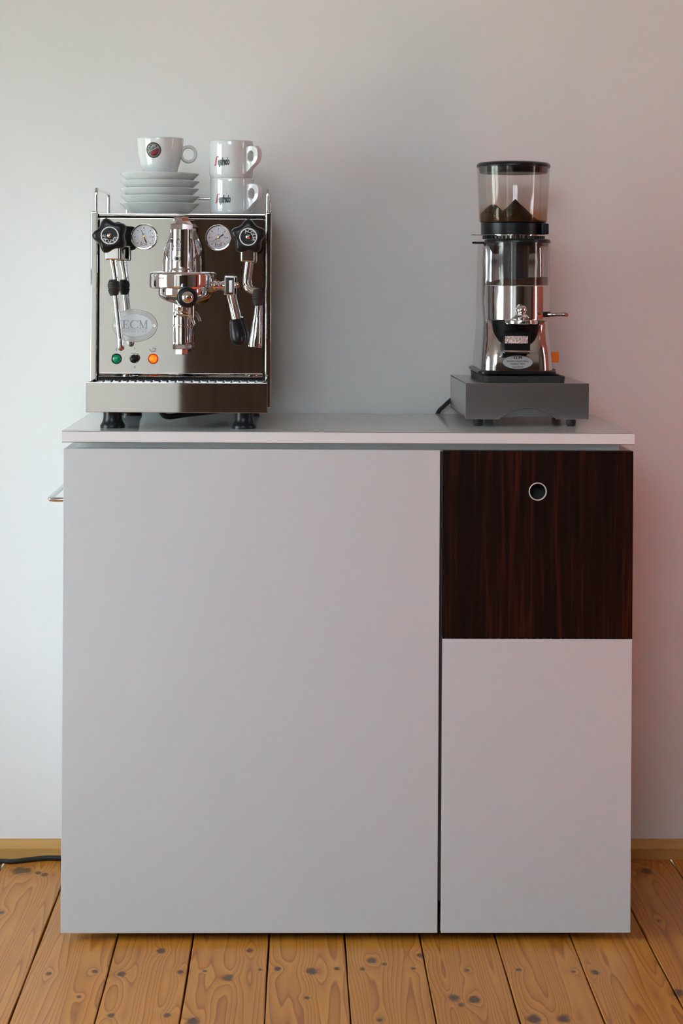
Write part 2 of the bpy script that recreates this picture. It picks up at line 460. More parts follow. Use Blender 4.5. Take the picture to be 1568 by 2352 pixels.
    p.inputs['Roughness'].default_value = 0.30
    p.inputs['Specular IOR Level'].default_value = 0.36
    bp = N.new('ShaderNodeBump'); bp.inputs['Strength'].default_value = 0.06; bp.inputs['Distance'].default_value = 0.002
    L.new(fine.outputs[0], bp.inputs['Height']); L.new(bp.outputs[0], p.inputs['Normal'])
    return m
M['pine'] = pine_mat()

def rosewood_mat():
    m, nt, p = new_mat('dark_rosewood')
    N, L = nt.nodes, nt.links
    tc = N.new('ShaderNodeTexCoord')
    mp = N.new('ShaderNodeMapping'); mp.inputs['Scale'].default_value = (13, 1, 0.9); L.new(tc.outputs['Object'], mp.inputs[0])
    nz = N.new('ShaderNodeTexNoise'); nz.inputs['Scale'].default_value = 1.6; nz.inputs['Detail'].default_value = 3; L.new(mp.outputs[0], nz.inputs['Vector'])
    mu = N.new('ShaderNodeMath'); mu.operation = 'MULTIPLY'; mu.inputs[1].default_value = 9.0; L.new(nz.outputs[0], mu.inputs[0])
    fr = N.new('ShaderNodeMath'); fr.operation = 'PINGPONG'; fr.inputs[1].default_value = 1.0; L.new(mu.outputs[0], fr.inputs[0])
    mp2 = N.new('ShaderNodeMapping'); mp2.inputs['Scale'].default_value = (230, 1, 7); L.new(tc.outputs['Object'], mp2.inputs[0])
    fi = N.new('ShaderNodeTexNoise'); fi.inputs['Scale'].default_value = 1.0; fi.inputs['Detail'].default_value = 4; L.new(mp2.outputs[0], fi.inputs['Vector'])
    rp = N.new('ShaderNodeValToRGB'); el = rp.color_ramp.elements
    el[0].position = 0.0; el[0].color = (0.0038, 0.0022, 0.0019, 1); el[1].position = 1.0; el[1].color = (0.040, 0.0098, 0.0040, 1)
    e = el.new(0.5); e.color = (0.0095, 0.0040, 0.0028, 1)
    av = N.new('ShaderNodeMath'); av.operation = 'MULTIPLY_ADD'; av.inputs[1].default_value = 0.50
    L.new(fr.outputs[0], av.inputs[0])
    f2 = N.new('ShaderNodeMath'); f2.operation = 'MULTIPLY_ADD'; f2.inputs[1].default_value = 1.7; f2.inputs[2].default_value = -0.60; L.new(fi.outputs[0], f2.inputs[0])
    L.new(f2.outputs[0], av.inputs[2])
    L.new(av.outputs[0], rp.inputs[0]); L.new(rp.outputs[0], p.inputs['Base Color'])
    p.inputs['Roughness'].default_value = 0.42
    p.inputs['Specular IOR Level'].default_value = 0.10
    return m
M['rosewood'] = rosewood_mat()

# ------------------------------------------------------------------ the room
struct(MB().box(WX0 - .2, WX1 + .2, WY1, WY1 + .12, 0, WZ).build('wall_back', M['wall'], smooth=0))
fx0, fx1, fz0, fz1 = WIN_F
wf = MB().box(WX0 - .2, fx0, WY0 - .12, WY0, 0, WZ).box(fx1, WX1 + .2, WY0 - .12, WY0, 0, WZ)
wf.box(fx0, fx1, WY0 - .12, WY0, 0, fz0).box(fx0, fx1, WY0 - .12, WY0, fz1, WZ)
struct(wf.build('wall_front', M['wall'], smooth=0))
struct(MB().box(WX0 - .3, WX1 + .3, WY0 - .2, WY1 + .2, WZ, WZ + .1).build('ceiling', M['ceiling'], smooth=0))

def wall_with_windows(name, xa, xb, wins, mat):
    mb = MB(); y = WY0
    for (a, b, z0, z1) in sorted(wins):
        mb.box(xa, xb, y, a, 0, WZ)
        mb.box(xa, xb, a, b, 0, z0)
        mb.box(xa, xb, a, b, z1, WZ)
        y = b
    mb.box(xa, xb, y, WY1, 0, WZ)
    return struct(mb.build(name, M[mat], smooth=0))
wall_with_windows('wall_left', WX0 - .2, WX0, WIN_L, 'wall')
wall_with_windows('wall_right', WX1, WX1 + .2, [WIN_R], 'bounce_red')

def window(name, x, a, b, z0, z1, mull=True):
    fr = MB(); t = .05 if mull else .022
    fr.box(x - .03, x + .03, a, a + t, z0, z1, .004); fr.box(x - .03, x + .03, b - t, b, z0, z1, .004)
    fr.box(x - .03, x + .03, a + t, b - t, z0, z0 + t, .004); fr.box(x - .03, x + .03, a + t, b - t, z1 - t, z1, .004)
    if mull:
        c = (a + b) / 2
        fr.box(x - .035, x + .035, c - .045, c + .045, z0 + t, z1 - t, .004)
        fr.box(x - .028, x + .028, a + t, c - .045, z1 - .55, z1 - .50, .003)
        fr.box(x - .028, x + .028, c + .045, b - t, z1 - .55, z1 - .50, .003)
    f = struct(fr.build(name, M['frame']))
    MB().box(x - .003, x + .003, a + t, b - t, z0 + t, z1 - t).build('pane', M['pane'], f, smooth=0)
    return f
for i, w in enumerate(WIN_L):
    window('window_%d' % (i + 1), WX0 - .12, *w)
window('window_3', WX1 + .12, *WIN_R, mull=False)

fr = MB(); yw, t = WY0 - .07, .05
fr.box(fx0, fx0 + t, yw - .03, yw + .03, fz0, fz1, .004).box(fx1 - t, fx1, yw - .03, yw + .03, fz0, fz1, .004)
fr.box(fx0 + t, fx1 - t, yw - .03, yw + .03, fz0, fz0 + t, .004).box(fx0 + t, fx1 - t, yw - .03, yw + .03, fz1 - t, fz1, .004)
for k in (1, 2):
    c = fx0 + (fx1 - fx0) * k / 3
    fr.box(c - .035, c + .035, yw - .03, yw + .03, fz0 + t, fz1 - t, .004)
w4 = struct(fr.build('window_4', M['frame']))  # made-up window, lights the back wall and cabinet from the front
MB().box(fx0 + t, fx1 - t, yw - .003, yw + .003, fz0 + t, fz1 - t).build('pane', M['pane'], w4, smooth=0)

# floor: sub-floor and pine boards
floor = struct(MB().box(WX0, WX1, WY0, WY1, -.06, -.022).build('floor', M['dark_void'], smooth=0))
PW = 0.1345
k0 = int(math.floor((WX0 + .049) / PW)); k1 = int(math.ceil((WX1 + .049) / PW))
edges = {k: (-.049 + PW * k, random.uniform(-.0022, .0022)) for k in range(k0, k1 + 1)}
for k in range(k0, k1):
    (xa, sa), (xb, sb) = edges[k], edges[k + 1]
    ga, gb = random.uniform(.0011, .0017), random.uniform(.0011, .0017)
    xa, xb = max(WX0, xa + ga), min(WX1, xb - gb)
    if xb - xa < .01: continue
    top = random.uniform(-.0006, .0)
    ys = [WY0 + (WY1 - WY0) * i / 40 for i in range(41)] if -.8 < xa < 1.0 else [WY0, WY1]
    secs = []
    rn = random.Random(k * 13 + 5)
    for y in ys:
        a = xa + rn.uniform(-.0007, .0007) + sa * math.sin(y * 1.3); b = xb + rn.uniform(-.0007, .0007) + sb * math.sin(y * 1.3)
        a, b = max(a, WX0), min(b, WX1)
        secs.append([(a, y, -.022), (b, y, -.022), (b, y, top - .0012), (b - .0012, y, top), (a + .0012, y, top), (a, y, top - .0012)])
    MB().loft(secs).build('plank', M['pine'], floor, smooth=0)

# skirting along the back wall (chamfered top)
sk = MB()
pr = [(WY1, 0), (WY1 - .021, 0), (WY1 - .021, .022), (WY1 - .018, .0255), (WY1 - .004, .036), (WY1, .0365)]
sk.loft([[(WX0, y, z) for y, z in pr], [(WX1, y, z) for y, z in pr]])
struct(sk.build('baseboard_back', M['skirting'], smooth=20))

# things out of the picture that the metal and the wall show: a rug and the rear wardrobe; the right one is added
rug = MB().box(.56, 1.8, -1.75, -.55, .0, .012, .004).build('red_rug', M['rug'])
tag(rug, 'red wool rug on the boards to the right of the cabinet', 'rug')
def wardrobe(name, base, rz, width, n, depth, h, label):
    wd = thing(name, base, label, 'wardrobe')
    wd.rotation_euler = (0, 0, rz)
    def W(mb): mb.v = [v + Vector(base) for v in mb.v]; return mb
    W(MB().box(-width / 2, width / 2, -depth, -.022, 0, h, .004)).build('carcass', M['wardrobe'], wd)
    for i in range(n):
        w = width / n; x = -width / 2 + i * w
        d = W(MB().box(x + .003, x + w - .003, -.022, 0, .08, h - .03, .004)).build('door', M['wardrobe'], wd)
        kx = x + (w - .05 if i % 2 == 0 else .05)
        W(MB().lathe([(0, 0), (.006, 0), (.006, .012), (.014, .02), (.012, .03), (0, .032)], (kx, 0, 1.1), (0, 1, 0), 20)).build('knob', M['brass'], d)
wardrobe('wardrobe', (.72, -4.60, 0), 0, 2.44, 4, .59, 2.0, 'tall dark brown wooden wardrobe opposite the cabinet')
wardrobe('wardrobe', (1.86, -2.75, 0), PI / 2, 2.9, 5, .53, 2.45, 'unseen dark brown wardrobe added to cut light bounced off the right wall')  # made-up wardrobe, covers the right wall to cut its bounce

# ------------------------------------------------------------------ cabinet
XL, XR = at(144, 1300, 0).x, at(1452.5, 1300, 0).x
ZT, ZB = at(799, 1033, 0).z, at(799, 2143.5, 0).z
WT, WB = at(799, 992, 0).z, at(799, 1018.5, 0).z
DEP = 0.486
cab = thing('cabinet', ((XL + XR) / 2, .25, 0), 'white cabinet with a dark rosewood drawer standing on the pine floor', 'cabinet')
xg0, xg1 = at(1008, 1500, 0).x, at(1015.5, 1500, 0).x
zg0, zg1 = at(1230, 1463.5, 0).z, at(1230, 1467.5, 0).z
zbody = at(1011, 2068, .02).z
TH = .019
ca = MB(); c0, c1, cf, cbk, t_ = XL + .0005, XR - .0005, TH + .001, DEP - .01, .018
ca.box(c0, c0 + t_, cf, cbk, zbody, ZT - .001); ca.box(c1 - t_, c1, cf, cbk, zbody, ZT - .001)
ca.box(c0 + t_, c1 - t_, cbk - .006, cbk, zbody, ZT - .001)
ca.box(c0 + t_, c1 - t_, cf, cbk - .006, zbody, zbody + t_); ca.box(c0 + t_, c1 - t_, cf, cbk - .006, ZT - .001 - t_, ZT - .001)
ca.box((xg0 + xg1) / 2 - t_ / 2, (xg0 + xg1) / 2 + t_ / 2, cf, cbk - .006, zbody + t_, ZT - .001 - t_)
ca.build('carcass', M['lacquer'], cab, smooth=0)
MB().box(xg0 - .004, xg1 + .004, TH - .0045, TH + .0008, zbody, ZT - .004).build('divider_edge', M['gap_shade'], cab, smooth=0)  # strip coloured dark as the shade in the recess between the doors
tag(MB().box(XL, xg0, 0, TH, ZB, ZT, .0012).build('door', M['lacquer'], cab), 'large plain white door')
tag(MB().box(xg1, XR, 0, TH, ZB, zg0, .0012).build('door', M['lacquer'], cab), 'small plain white door below the drawer')
# drawer front with a round finger hole lined by a ring
pc = at(1234.5, 1129, 0); pr_ = 20.5 * mpp(0)
def plate_with_hole(x0, x1, z0, z1, y0, y1, cx, cz, r, n=48):
    mb = MB(); vs = []; fs = []
    outer = []
    for k in range(n):
        a = 2 * PI * (k + .5) / n
        c, s = math.cos(a), math.sin(a)
        t = min(((x1 - cx) / c if c > 0 else (x0 - cx) / c), ((z1 - cz) / s if s > 0 else (z0 - cz) / s))
        outer.append((cx + c * t, cz + s * t))
    for cxx, czz in ((x0, z0), (x1, z0), (x1, z1), (x0, z1)):   # snap nearest ray to the corner
        j = min(range(n), key=lambda i: (outer[i][0] - cxx) ** 2 + (outer[i][1] - czz) ** 2)
        outer[j] = (cxx, czz)
    inner = [(cx + r * math.cos(2 * PI * (k + .5) / n), cz + r * math.sin(2 * PI * (k + .5) / n)) for k in range(n)]
    for y in (y0, y1):
        vs += [(x, y, z) for x, z in outer] + [(x, y, z) for x, z in inner]
    for k in range(n):
        k2 = (k + 1) % n
        fs += [(k, k2, n + k2, n + k), (2 * n + k, 3 * n + k, 3 * n + k2, 2 * n + k2),
               (k, 2 * n + k, 2 * n + k2, k2), (n + k, n + k2, 3 * n + k2, 3 * n + k)]
    return mb.add(vs, fs)
dr = plate_with_hole(xg1, XR, zg1, ZT - .001, 0, TH, pc.x, pc.z, pr_).build('drawer', M['rosewood'], cab, smooth=0)
tag(dr, 'dark rosewood drawer front with a round finger hole')
MB().lathe([(pr_, .0), (pr_ + .0003, -.0010), (pr_ - .0012, -.0012), (pr_ - .0017, -.0002), (pr_ - .0017, .0015), (pr_, .0015), (pr_, .0)], (pc.x, 0, pc.z), (0, 1, 0), 48).build('pull_ring', M['ring'], dr)
MB().lathe([(0, .040), (pr_ + .006, .040), (pr_ + .006, TH), (pr_ - .001, TH)], (pc.x, 0, pc.z), (0, 1, 0), 32).build('finger_cup', M['dark_void'], dr)
# recessed strip that carries the worktop
sx0, sx1 = at(176, 1022, .04).x, at(1421, 1028, .04).x
MB().box(sx0, sx1, .038, DEP - .03, ZT - .001, WB).build('spacer', M['strip'], cab, smooth=0)
# towel bar on the left side
hz = at(128, 1148, .03).z; hx = at(111.5, 1148, .03).x
hb = MB().tube([(XL + .002, .035, hz), (hx + .012, .035, hz), (hx + .003, .038, hz), (hx, .048, hz), (hx, .10, hz), (hx, .36, hz), (hx, .412, hz), (hx + .003, .422, hz), (hx + .012, .425, hz), (XL + .002, .425, hz)], .0042, 14)
tag(hb.build('side_handle', M['chrome_soft'], cab), 'thin satin metal bar handle on the side')
# casters under the carcass
for cx in (XL + .10, XR - .115):
    for cy in (.075, .41):
        c = MB()
        c.cyl((cx - .011, cy, .030), (cx + .011, cy, .030), .030, n=28, bev=.004)
        w = c.build('caster', M['black_matt'], cab)
        MB().box(cx - .018, cx + .018, cy - .02, cy + .02, .056, zbody, .003).build('fork', M['chrome_soft'], w)

wt = thing('worktop', ((XL + XR) / 2, .25, WB), 'thin white worktop with dark edge lines on the cabinet', 'worktop')
tx0, tx1 = at(142, 1003, 0).x, at(1456.5, 1008, 0).x
MB().box(tx0, tx1, -.002, DEP, WB, WT, .0008, 1).build('slab', M['worktop'], wt, smooth=0)
MB().box(tx0 - .0002, tx1 + .0002, -.0034, -.002, WB + .0009, WT - .0010, .0004, 1).build('edge_band', M['edge_band'], wt, smooth=0)
MB().box(tx0 + .0004, tx1 - .0004, -.0028, -.002, WT - .0011, WT - .00005).build('edge_seam', M['edge'], wt, smooth=0)
MB().box(tx0 + .0004, tx1 - .0004, -.0028, -.002, WB + .00005, WB + .0010).build('edge_seam', M['edge'], wt, smooth=0)

# ------------------------------------------------------------------ espresso machine
YT, YP = .030, .173
mc = at(409, 970, YP)
em = thing('espresso_machine', (mc.x, .25, WT), 'polished steel espresso machine with two black star knobs on the worktop', 'espresso machine')
A = lambda px, py, Y=YP: at(px, py, Y)
ztop = at(416, 490.5, YP).z
zps = at(416, 486, YP).z
zpb = at(625, 936, .20).z
lx0, lx1 = A(207.5, 700).x, A(224, 700).x
rx0, rx1 = A(608.5, 700).x, A(622.5, 700).x
YB = .475
def side_panel(x0, x1, nm):
    mb = MB().box(x0, x1, YP - .002, YB, zpb, zps, .0025, 3)
    return mb.build('side_panel', M['steel'], em)
side_panel(lx0, lx1, 'l'); side_panel(rx0, rx1, 'r')
ix0, ix1 = lx1 + .0012, rx0 - .0008
# housing behind the front panel
MB().box(ix0, ix1, YP + .006, YB - .004, zpb + .008, ztop - .012).build('housing', M['dark_void'], em, smooth=0)
# cup tray
zr0 = at(416, 498, YP).z
ct = MB().box(ix0, ix1, YP + .001, YB - .002, zr0, ztop, .0012)
ct.build('cup_tray', M['steel'], em)
# front panel with bent lip
fp0, fp1 = A(228.5, 700).x, A(604, 700).x
zp1, zp0 = at(416, 501.5, YP).z, at(416, 858.5, YP).z
zl0 = at(416, 866, YP - .010).z
MB().box(fp0, fp1, YP, YP + .003, zp0, zp1, .0008, 2).build('front_panel', M['steel'], em)
lip = MB(); pl = [(YP + .003, zp0 + .0006), (YP, zp0 + .0006), (YP - .004, zp0 - .001), (YP - .009, zp0 - .0045), (YP - .0095, zl0), (YP - .0075, zl0), (YP - .0070, zp0 - .005), (YP - .003, zp0 - .0025), (YP + .003, zp0 - .0015)]
lip.loft([[(fp0, y, z) for y, z in pl], [(fp1, y, z) for y, z in pl]]).build('panel_lip', M['steel'], em)
# drip tray
tz0, tz1 = at(405, 948, YT).z, at(405, 878.5, YT).z
t0, t1 = at(197, 912, YT).x, at(613.5, 912, YT).x
dt = MB()
dt.box(t0, t1, YT, YT + .003, tz0, tz1, .0011, 2)
dt.box(t0, t0 + .003, YT + .0025, YP + .12, tz0, tz1 - .001, .0008)
dt.box(t1 - .003, t1, YT + .0025, YP + .12, tz0, tz1 - .001, .0008)
dt.box(t0 + .002, t1 - .002, YT + .002, YP + .12, tz0, tz0 + .003)
drip = dt.build('drip_tray', M['steel'], em)
MB().box(t0 + .003, t1 - .003, YT + .003, YP + .10, tz1 - .030, tz1 - .028).build('tray_floor', M['dark_void'], drip, smooth=0)
gx0, gx1 = t0 + .008, t1 - .008
ng = 21; pit = (gx1 - gx0) / ng
for i in range(ng):
    x = gx0 + i * pit
    MB().box(x + .0015, x + pit - .0015, YT + .010, YP - .004, tz1 - .0055, tz1 - .0035, .0006, 1).build('grate_bar', M['grate'], drip, smooth=0)
gb = MB(); gb.box(gx0, gx1, YT + .005, YT + .010, tz1 - .008, tz1 - .0035, .0008); gb.box(gx0, gx1, YP - .005, YP + .0, tz1 - .008, tz1 - .0035, .0008)
gb.build('grate_rim', M['steel_side'], drip)
# feet
for px, py, Y in ((258.5, 981, .075), (560, 983, .075), (300, 975, .40), (570, 975, .40)):
    c = at(px, py, Y)
    h = tz0 - WT
    r = 28.5 * mpp(.055)
    MB().lathe([(0, 0), (r, 0), (r * 1.005, .0025), (r, .0055), (r * .90, .0085), (r * .80, .013), (r * .755, .019), (r * .75, h + .001), (0, h + .001)], (c.x, Y, WT), (0, 0, 1), 40).build('foot', M['black'], em)
# hose and cord under the machine
hp = [at(368, 946, .16), at(376, 953, .16), at(388, 957, .16), at(404, 955, .17), at(430, 951, .20), at(470, 947, .26), at(520, 940, .38)]
hp[0].z += .006
MB().tube(hp, .0055, 12, smooth=4).build('hose', M['black_matt'], em)

# cup rail of thin rods
def rail(pts, r=.0031): return MB().tube(pts, r, 12, smooth=3).build('cup_rail', M['chrome'], em)
zrail = at(219, 434, .195).z
xlr = at(221, 470, .195).x; xrr = at(614.5, 470, .195).x
for x in (xlr, xrr):
    zb_, ya, yb_ = ztop - .004, .195, .43
    rail([(x, ya, zb_), (x, ya, zb_ + .02), (x, ya, zrail - .008), (x, ya + .0025, zrail - .0025), (x, ya + .008, zrail), (x, ya + .06, zrail), (x, yb_ - .06, zrail), (x, yb_ - .008, zrail), (x, yb_ - .0025, zrail - .0025), (x, yb_, zrail - .008), (x, yb_, zb_ + .02), (x, yb_, zb_)])
zbr = at(465, 456, .455).z
xa_, xb_ = at(292, 470, .455).x, at(572, 470, .455).x
rail([(xa_, .455, ztop - .004), (xa_, .455, ztop + .01), (xa_, .455, zbr - .007), (xa_ + .002, .455, zbr - .002), (xa_ + .007, .455, zbr), (xa_ + .05, .455, zbr), (xb_ - .05, .455, zbr), (xb_ - .007, .455, zbr), (xb_ - .002, .455, zbr - .002), (xb_, .455, zbr - .007), (xb_, .455, ztop + .01), (xb_, .455, ztop - .004)])

# star knobs
def star_knob(px, py, Y, ang0, word, angs, lab):
    c = at(px, py, Y); R = 42.0 * mpp(Y)
    n = 120
    def sec(t, s, roundness=1.0, dy=0):
        out = []
        for k in range(n):
            a = 2 * PI * k / n
            lobe = (0.5 + 0.5 * math.cos(5 * (a - ang0))) ** 1.15
            rr = R * s * ((.775 + .225 * lobe) * roundness + .78 * (1 - roundness))
            out.append((c.x + rr * math.cos(a), c.y + t, c.z + rr * math.sin(a)))
        return out
    mb = MB().loft([sec(.030, .45, .0), sec(.026, .72, .5), sec(.023, .93), sec(.018, .995), (sec(.012, 1.0)), sec(.006, .97), sec(.002, .90), sec(-.0005, .80, .8), sec(-.001, .66, .2)])
    k = mb.build('star_knob', M['black'], em, smooth=50)
    tag(k, lab)
    r = 20.0 * mpp(Y)
    MB().lathe([(r, -.0020), (r + .0004, -.0026), (r - .0014, -.0028), (r - .0016, -.0020), (r, -.0020)], (c.x, c.y, c.z), (0, 1, 0), 48).build('cap_ring', M['white_print'], k)
    MB().lathe([(0, -.0022), (r, -.0022), (r + .001, .0006)], c, (0, 1, 0), 40).build('cap', M['black'], k)
    MB().lathe([(0, -.0062), (.0022, -.0058), (.0042, -.0046), (.005, -.0022)], c, (0, 1, 0), 24).build('screw', M['chrome'], k)
    tx = MB()
    for ch, a in zip(word, angs):
        a = math.radians(a); rad = 13.2 * mpp(Y)
        ur = Vector((math.cos(a), 0, math.sin(a))); ut = Vector((math.sin(a), 0, -math.cos(a)))
        tx.text(ch, .0092, lambda u, v, ur=ur, ut=ut: c + Vector((0, -.0025, 0)) + ur * (rad + v) + ut * u)
    tx.build('lettering', M['white_print'], k, smooth=0, fix=False)
    MB().cyl((c.x, c.y + .02, c.z), (c.x, YP, c.z), .010, n=28).build('valve_stem', M['chrome'], em)
    return c
YK = .046
kv = star_knob(252, 541, YK, PI, 'VAPORE', [-22, -52, -84, -116, -148, -178], 'black star-shaped steam knob')
ka = star_knob(570, 544, YK, PI / 2, 'ACQUA', [112, 79, 45, 8, -27], 'black star-shaped hot water knob')
# valve sockets and wands
YW = .068
def socket(px, py0, py1, w):
    a, b = at(px, py0, YW), at(px, py1, YW)
    MB().box(a.x - w / 2, a.x + w / 2, YW - .013, YW + .014, b.z, a.z, .003, 3).build('valve_block', M['chrome'], em)
socket(260, 560, 597, 34 * mpp(YW)); socket(569, 563, 602, 32 * mpp(YW))
# steam wand
p = [at(258.5, 594, YW), at(259, 602, YW), at(263, 625, YW), at(265.5, 646, YW)]
MB().tube(p, [9 * mpp(YW), 8.2 * mpp(YW), 7.2 * mpp(YW), 7.0 * mpp(YW)], 20, smooth=3).build('steam_pipe', M['chrome'], em)
MB().cyl(at(259, 600, YW), at(259.6, 607, YW), 8.8 * mpp(YW), n=24, bev=.0008).build('collar_nut', M['chrome'], em)
p0, p1 = at(265, 678, YW), at(276, 783, YW)
sw = MB().tube([p0 + (p0 - p1) * .05, p0, p1], 7.2 * mpp(YW), 20)
wand = sw.build('steam_wand', M['chrome_soft'], em)
ax = (p1 - p0).normalized()
m_ = mpp(YW)
MB().lathe([(0, 0), (7.2 * m_, 0), (7.9 * m_, 1.5 * m_), (8.4 * m_, 14 * m_), (8.2 * m_, 20 * m_), (6.5 * m_, 25 * m_), (3 * m_, 27.5 * m_), (0, 28 * m_)], at(275.5, 778, YW), ax, 28).build('steam_tip', M['chrome_soft'], wand)
def ribbed_grip(top, bot, wmax, name='rubber_grip'):
    L = (bot - top).length; pr = [(0, 0)]
    nrib = 5
    for k in range(61):
        t = k / 60
        env = (0.60 + .40 * math.sin(PI * min(1, t / .9) ** .8)) if t < .62 else 1.0 - .0 * t
        if t >= .62:
            env = 0.985 - (t - .62) / .38 * .33
        rib = 1 - .06 * (0.5 + .5 * math.cos(2 * PI * t * 8.5)) * (1 if .12 < t < .62 else 0)
        pr.append((wmax / 2 * env * rib, L * t))
    pr.append((0, L))
    return MB().lathe(pr, top, bot - top, 32).build(name, M['black_matt'], em, smooth=60)
ribbed_grip(at(260.5, 642, YW), at(262, 679, YW), 28.5 * m_)
# hot water wand
MB().tube([at(570, 600, YW), at(568.5, 612, YW), at(566, 632, YW), at(564.5, 646, YW), at(565.5, 656, YW), at(570, 664, YW - .002), at(578, 668.5, YW - .004), at(588, 671, YW - .006)], 7.6 * m_, 20, smooth=4).build('water_pipe', M['chrome'], em)
YH = YW - .008
ribbed_grip(at(591.5, 664, YH), at(593, 702, YH), 27 * mpp(YH))
mh = mpp(YH)
p0, p1 = at(593.2, 700, YH), at(585, 797.5, YH)
L = (p1 - p0).length
MB().lathe([(0, 0), (7.6 * mh, 0), (7.6 * mh, L * .08), (7.8 * mh, L * .22), (9.0 * mh, L * .36), (11.5 * mh, L * .52), (14.0 * mh, L * .70), (15.6 * mh, L * .84), (16.3 * mh, L * .95), (15.8 * mh, L * .99), (14.6 * mh, L), (13 * mh, L * .985), (0, L * .93)], p0, p1 - p0, 36).build('water_spout', M['chrome'], em)

# gauges
def gauge(px, py, needle, ticks_from, lab):
    c = at(px, py, YP - .010); m = mpp(YP - .010); r = 30.2 * m
    g = MB().lathe([(0, .010), (r * .97, .010), (r, .008), (r, .002), (r * .985, -.001), (r * .94, -.003), (r * .88, -.0028), (r * .84, -.001), (r * .83, .003), (0, .003)], c, (0, 1, 0), 64).build('pressure_gauge', M['chrome'], em)
    tag(g, lab)
    MB().lathe([(0, -.0002), (r * .835, -.0002)], c, (0, 1, 0), 48).build('dial', M['dial'], g)
    yk = c.y - .0006
    pt = lambda rr, a: Vector((c.x + rr * math.cos(a), yk, c.z + rr * math.sin(a)))
    tk = MB()
    for i in range(13):
        a = math.radians(225 - i * 22.5)
        r0, r1, w = (.62, .74, .0006) if i % 2 == 0 else (.68, .74, .00035)
        d = Vector((math.cos(a), 0, math.sin(a))); q = Vector((-d.z, 0, d.x)) * w
        tk.add([pt(r * r0, a) - q, pt(r * r1, a) - q, pt(r * r1, a) + q, pt(r * r0, a) + q], [(0, 1, 2, 3)])
    tk.text('bar', .0034, lambda u, v: Vector((c.x + u, yk, c.z + .24 * r + v)))
    tk.text('ECM', .0068, lambda u, v: Vector((c.x + u, yk, c.z - .60 * r + v)), xs=.95)
    tk.text('pressure', .0026, lambda u, v: Vector((c.x + u, yk, c.z - .24 * r + v)))
    for s, a in zip(('0', '2' if ticks_from else '.5', '4' if ticks_from else '1', '6' if ticks_from else '1.5', '8' if ticks_from else '2', '10' if ticks_from else '2.5', '16' if ticks_from else '3'), range(225, -46, -45)):
        aa = math.radians(a)
        tk.text(s, .0034, lambda u, v, aa=aa: Vector((c.x + u + .50 * r * math.cos(aa), yk, c.z + v + .50 * r * math.sin(aa))))
    tk.build('dial_print', M['black_print'], g, smooth=0, fix=False)
    dots = MB()
    for s in (-.20, .20):
        dots.lathe([(0, 0), (.0016, 0)], (c.x + s * r, yk - .0001, c.z - .42 * r), (0, -1, 0), 14)
    dots.build('dial_dots', M['orange_dot'], g, smooth=0, fix=False)
    a = math.radians(needle); d = Vector((math.cos(a), 0, math.sin(a))); q = Vector((-d.z, 0, d.x))
    nd = MB(); c2 = Vector((c.x, yk - .0003, c.z))
    def bar(a0, a1, w0, w1):
        P = [c2 + d * (a0 * r) - q * w0, c2 + d * (a1 * r) - q * w1, c2 + d * (a1 * r) + q * w1, c2 + d * (a0 * r) + q * w0]
        nd.add(P + [v + Vector((0, -.0004, 0)) for v in P], [(0, 1, 2, 3), (7, 6, 5, 4), (0, 4, 5, 1), (1, 5, 6, 2), (2, 6, 7, 3), (3, 7, 4, 0)])
    bar(-.45, -.12, .0013, .0008); bar(-.12, .66, .0008, .0002)
    nd.build('needle', M['black_print'], g, smooth=0)
    MB().lathe([(0, -.0013), (.0022, -.0011), (.0024, -.0006), (.0024, .0002)], c2, (0, 1, 0), 20).build('needle_hub', M['brass'], g)
    MB().lathe([(0, -.0027), (r * .86, -.0026)], c, (0, 1, 0), 40).build('gauge_glass', M['gauge_glass'], g)
gauge(330.5, 544, 113, False, 'round chrome gauge beside the steam knob')
gauge(501.5, 546, 213, True, 'round chrome gauge beside the hot water knob')

# group head
YG = .092
G = lambda px, py, Y=YG: at(px, py, Y)
mg = mpp(YG)
gx = G(416, 600).x
zz = lambda py, Y=YG: at(416, py, Y).z
# neck and shoulders from the panel to the group
secs = []
for py, w, yf, pw in ((627, 49.5, YG - .018, .75), (600, 49.0, YG - .015, .75), (575, 47.5, YG - .006, .8), (558, 43, YG + .006, .85), (545, 37.5, YG + .016, .9), (534, 32, YG + .026, .95), (527, 28, YG + .034, 1.0)):
    z = zz(py); hw = w * mg; sec = []
    for k in range(25):
        a = PI * k / 24
        ca, sa = math.cos(a), math.sin(a)
        sec.append((gx + hw * math.copysign(abs(ca) ** pw, ca), YP - (YP - yf) * (sa ** pw), z))
    secs.append(sec)
MB().loft(secs).build('group_neck', M['chrome'], em, smooth=50)
# upper chamber
cylx = G(417, 600).x
MB().lathe([(0, zz(628)), (29.5 * mg, zz(628)), (29.5 * mg, zz(622)), (27.6 * mg, zz(618)), (26.8 * mg, zz(612)), (26.8 * mg, zz(528)), (0, zz(528))], (cylx, YG - .010, 0), (0, 0, 1), 56).build('upper_chamber', M['chrome'], em)
MB().hexa((cylx, YG - .010, zz(529.5)), (cylx, YG - .010, zz(514)), 28.5 * mg, a0=.15).build('cap_nut', M['chrome'], em)
MB().lathe([(0, zz(515)), (25 * mg, zz(515)), (21 * mg, zz(510)), (19 * mg, zz(508)), (0, zz(508))], (cylx, YG - .010, 0), (0, 0, 1), 40).build('cap_washer', M['chrome'], em)
MB().hexa((cylx - .001, YG - .010, zz(510)), (cylx - .001, YG - .010, zz(499.5)), 19.0 * mg, a0=.2).build('cap_bolt', M['chrome'], em)
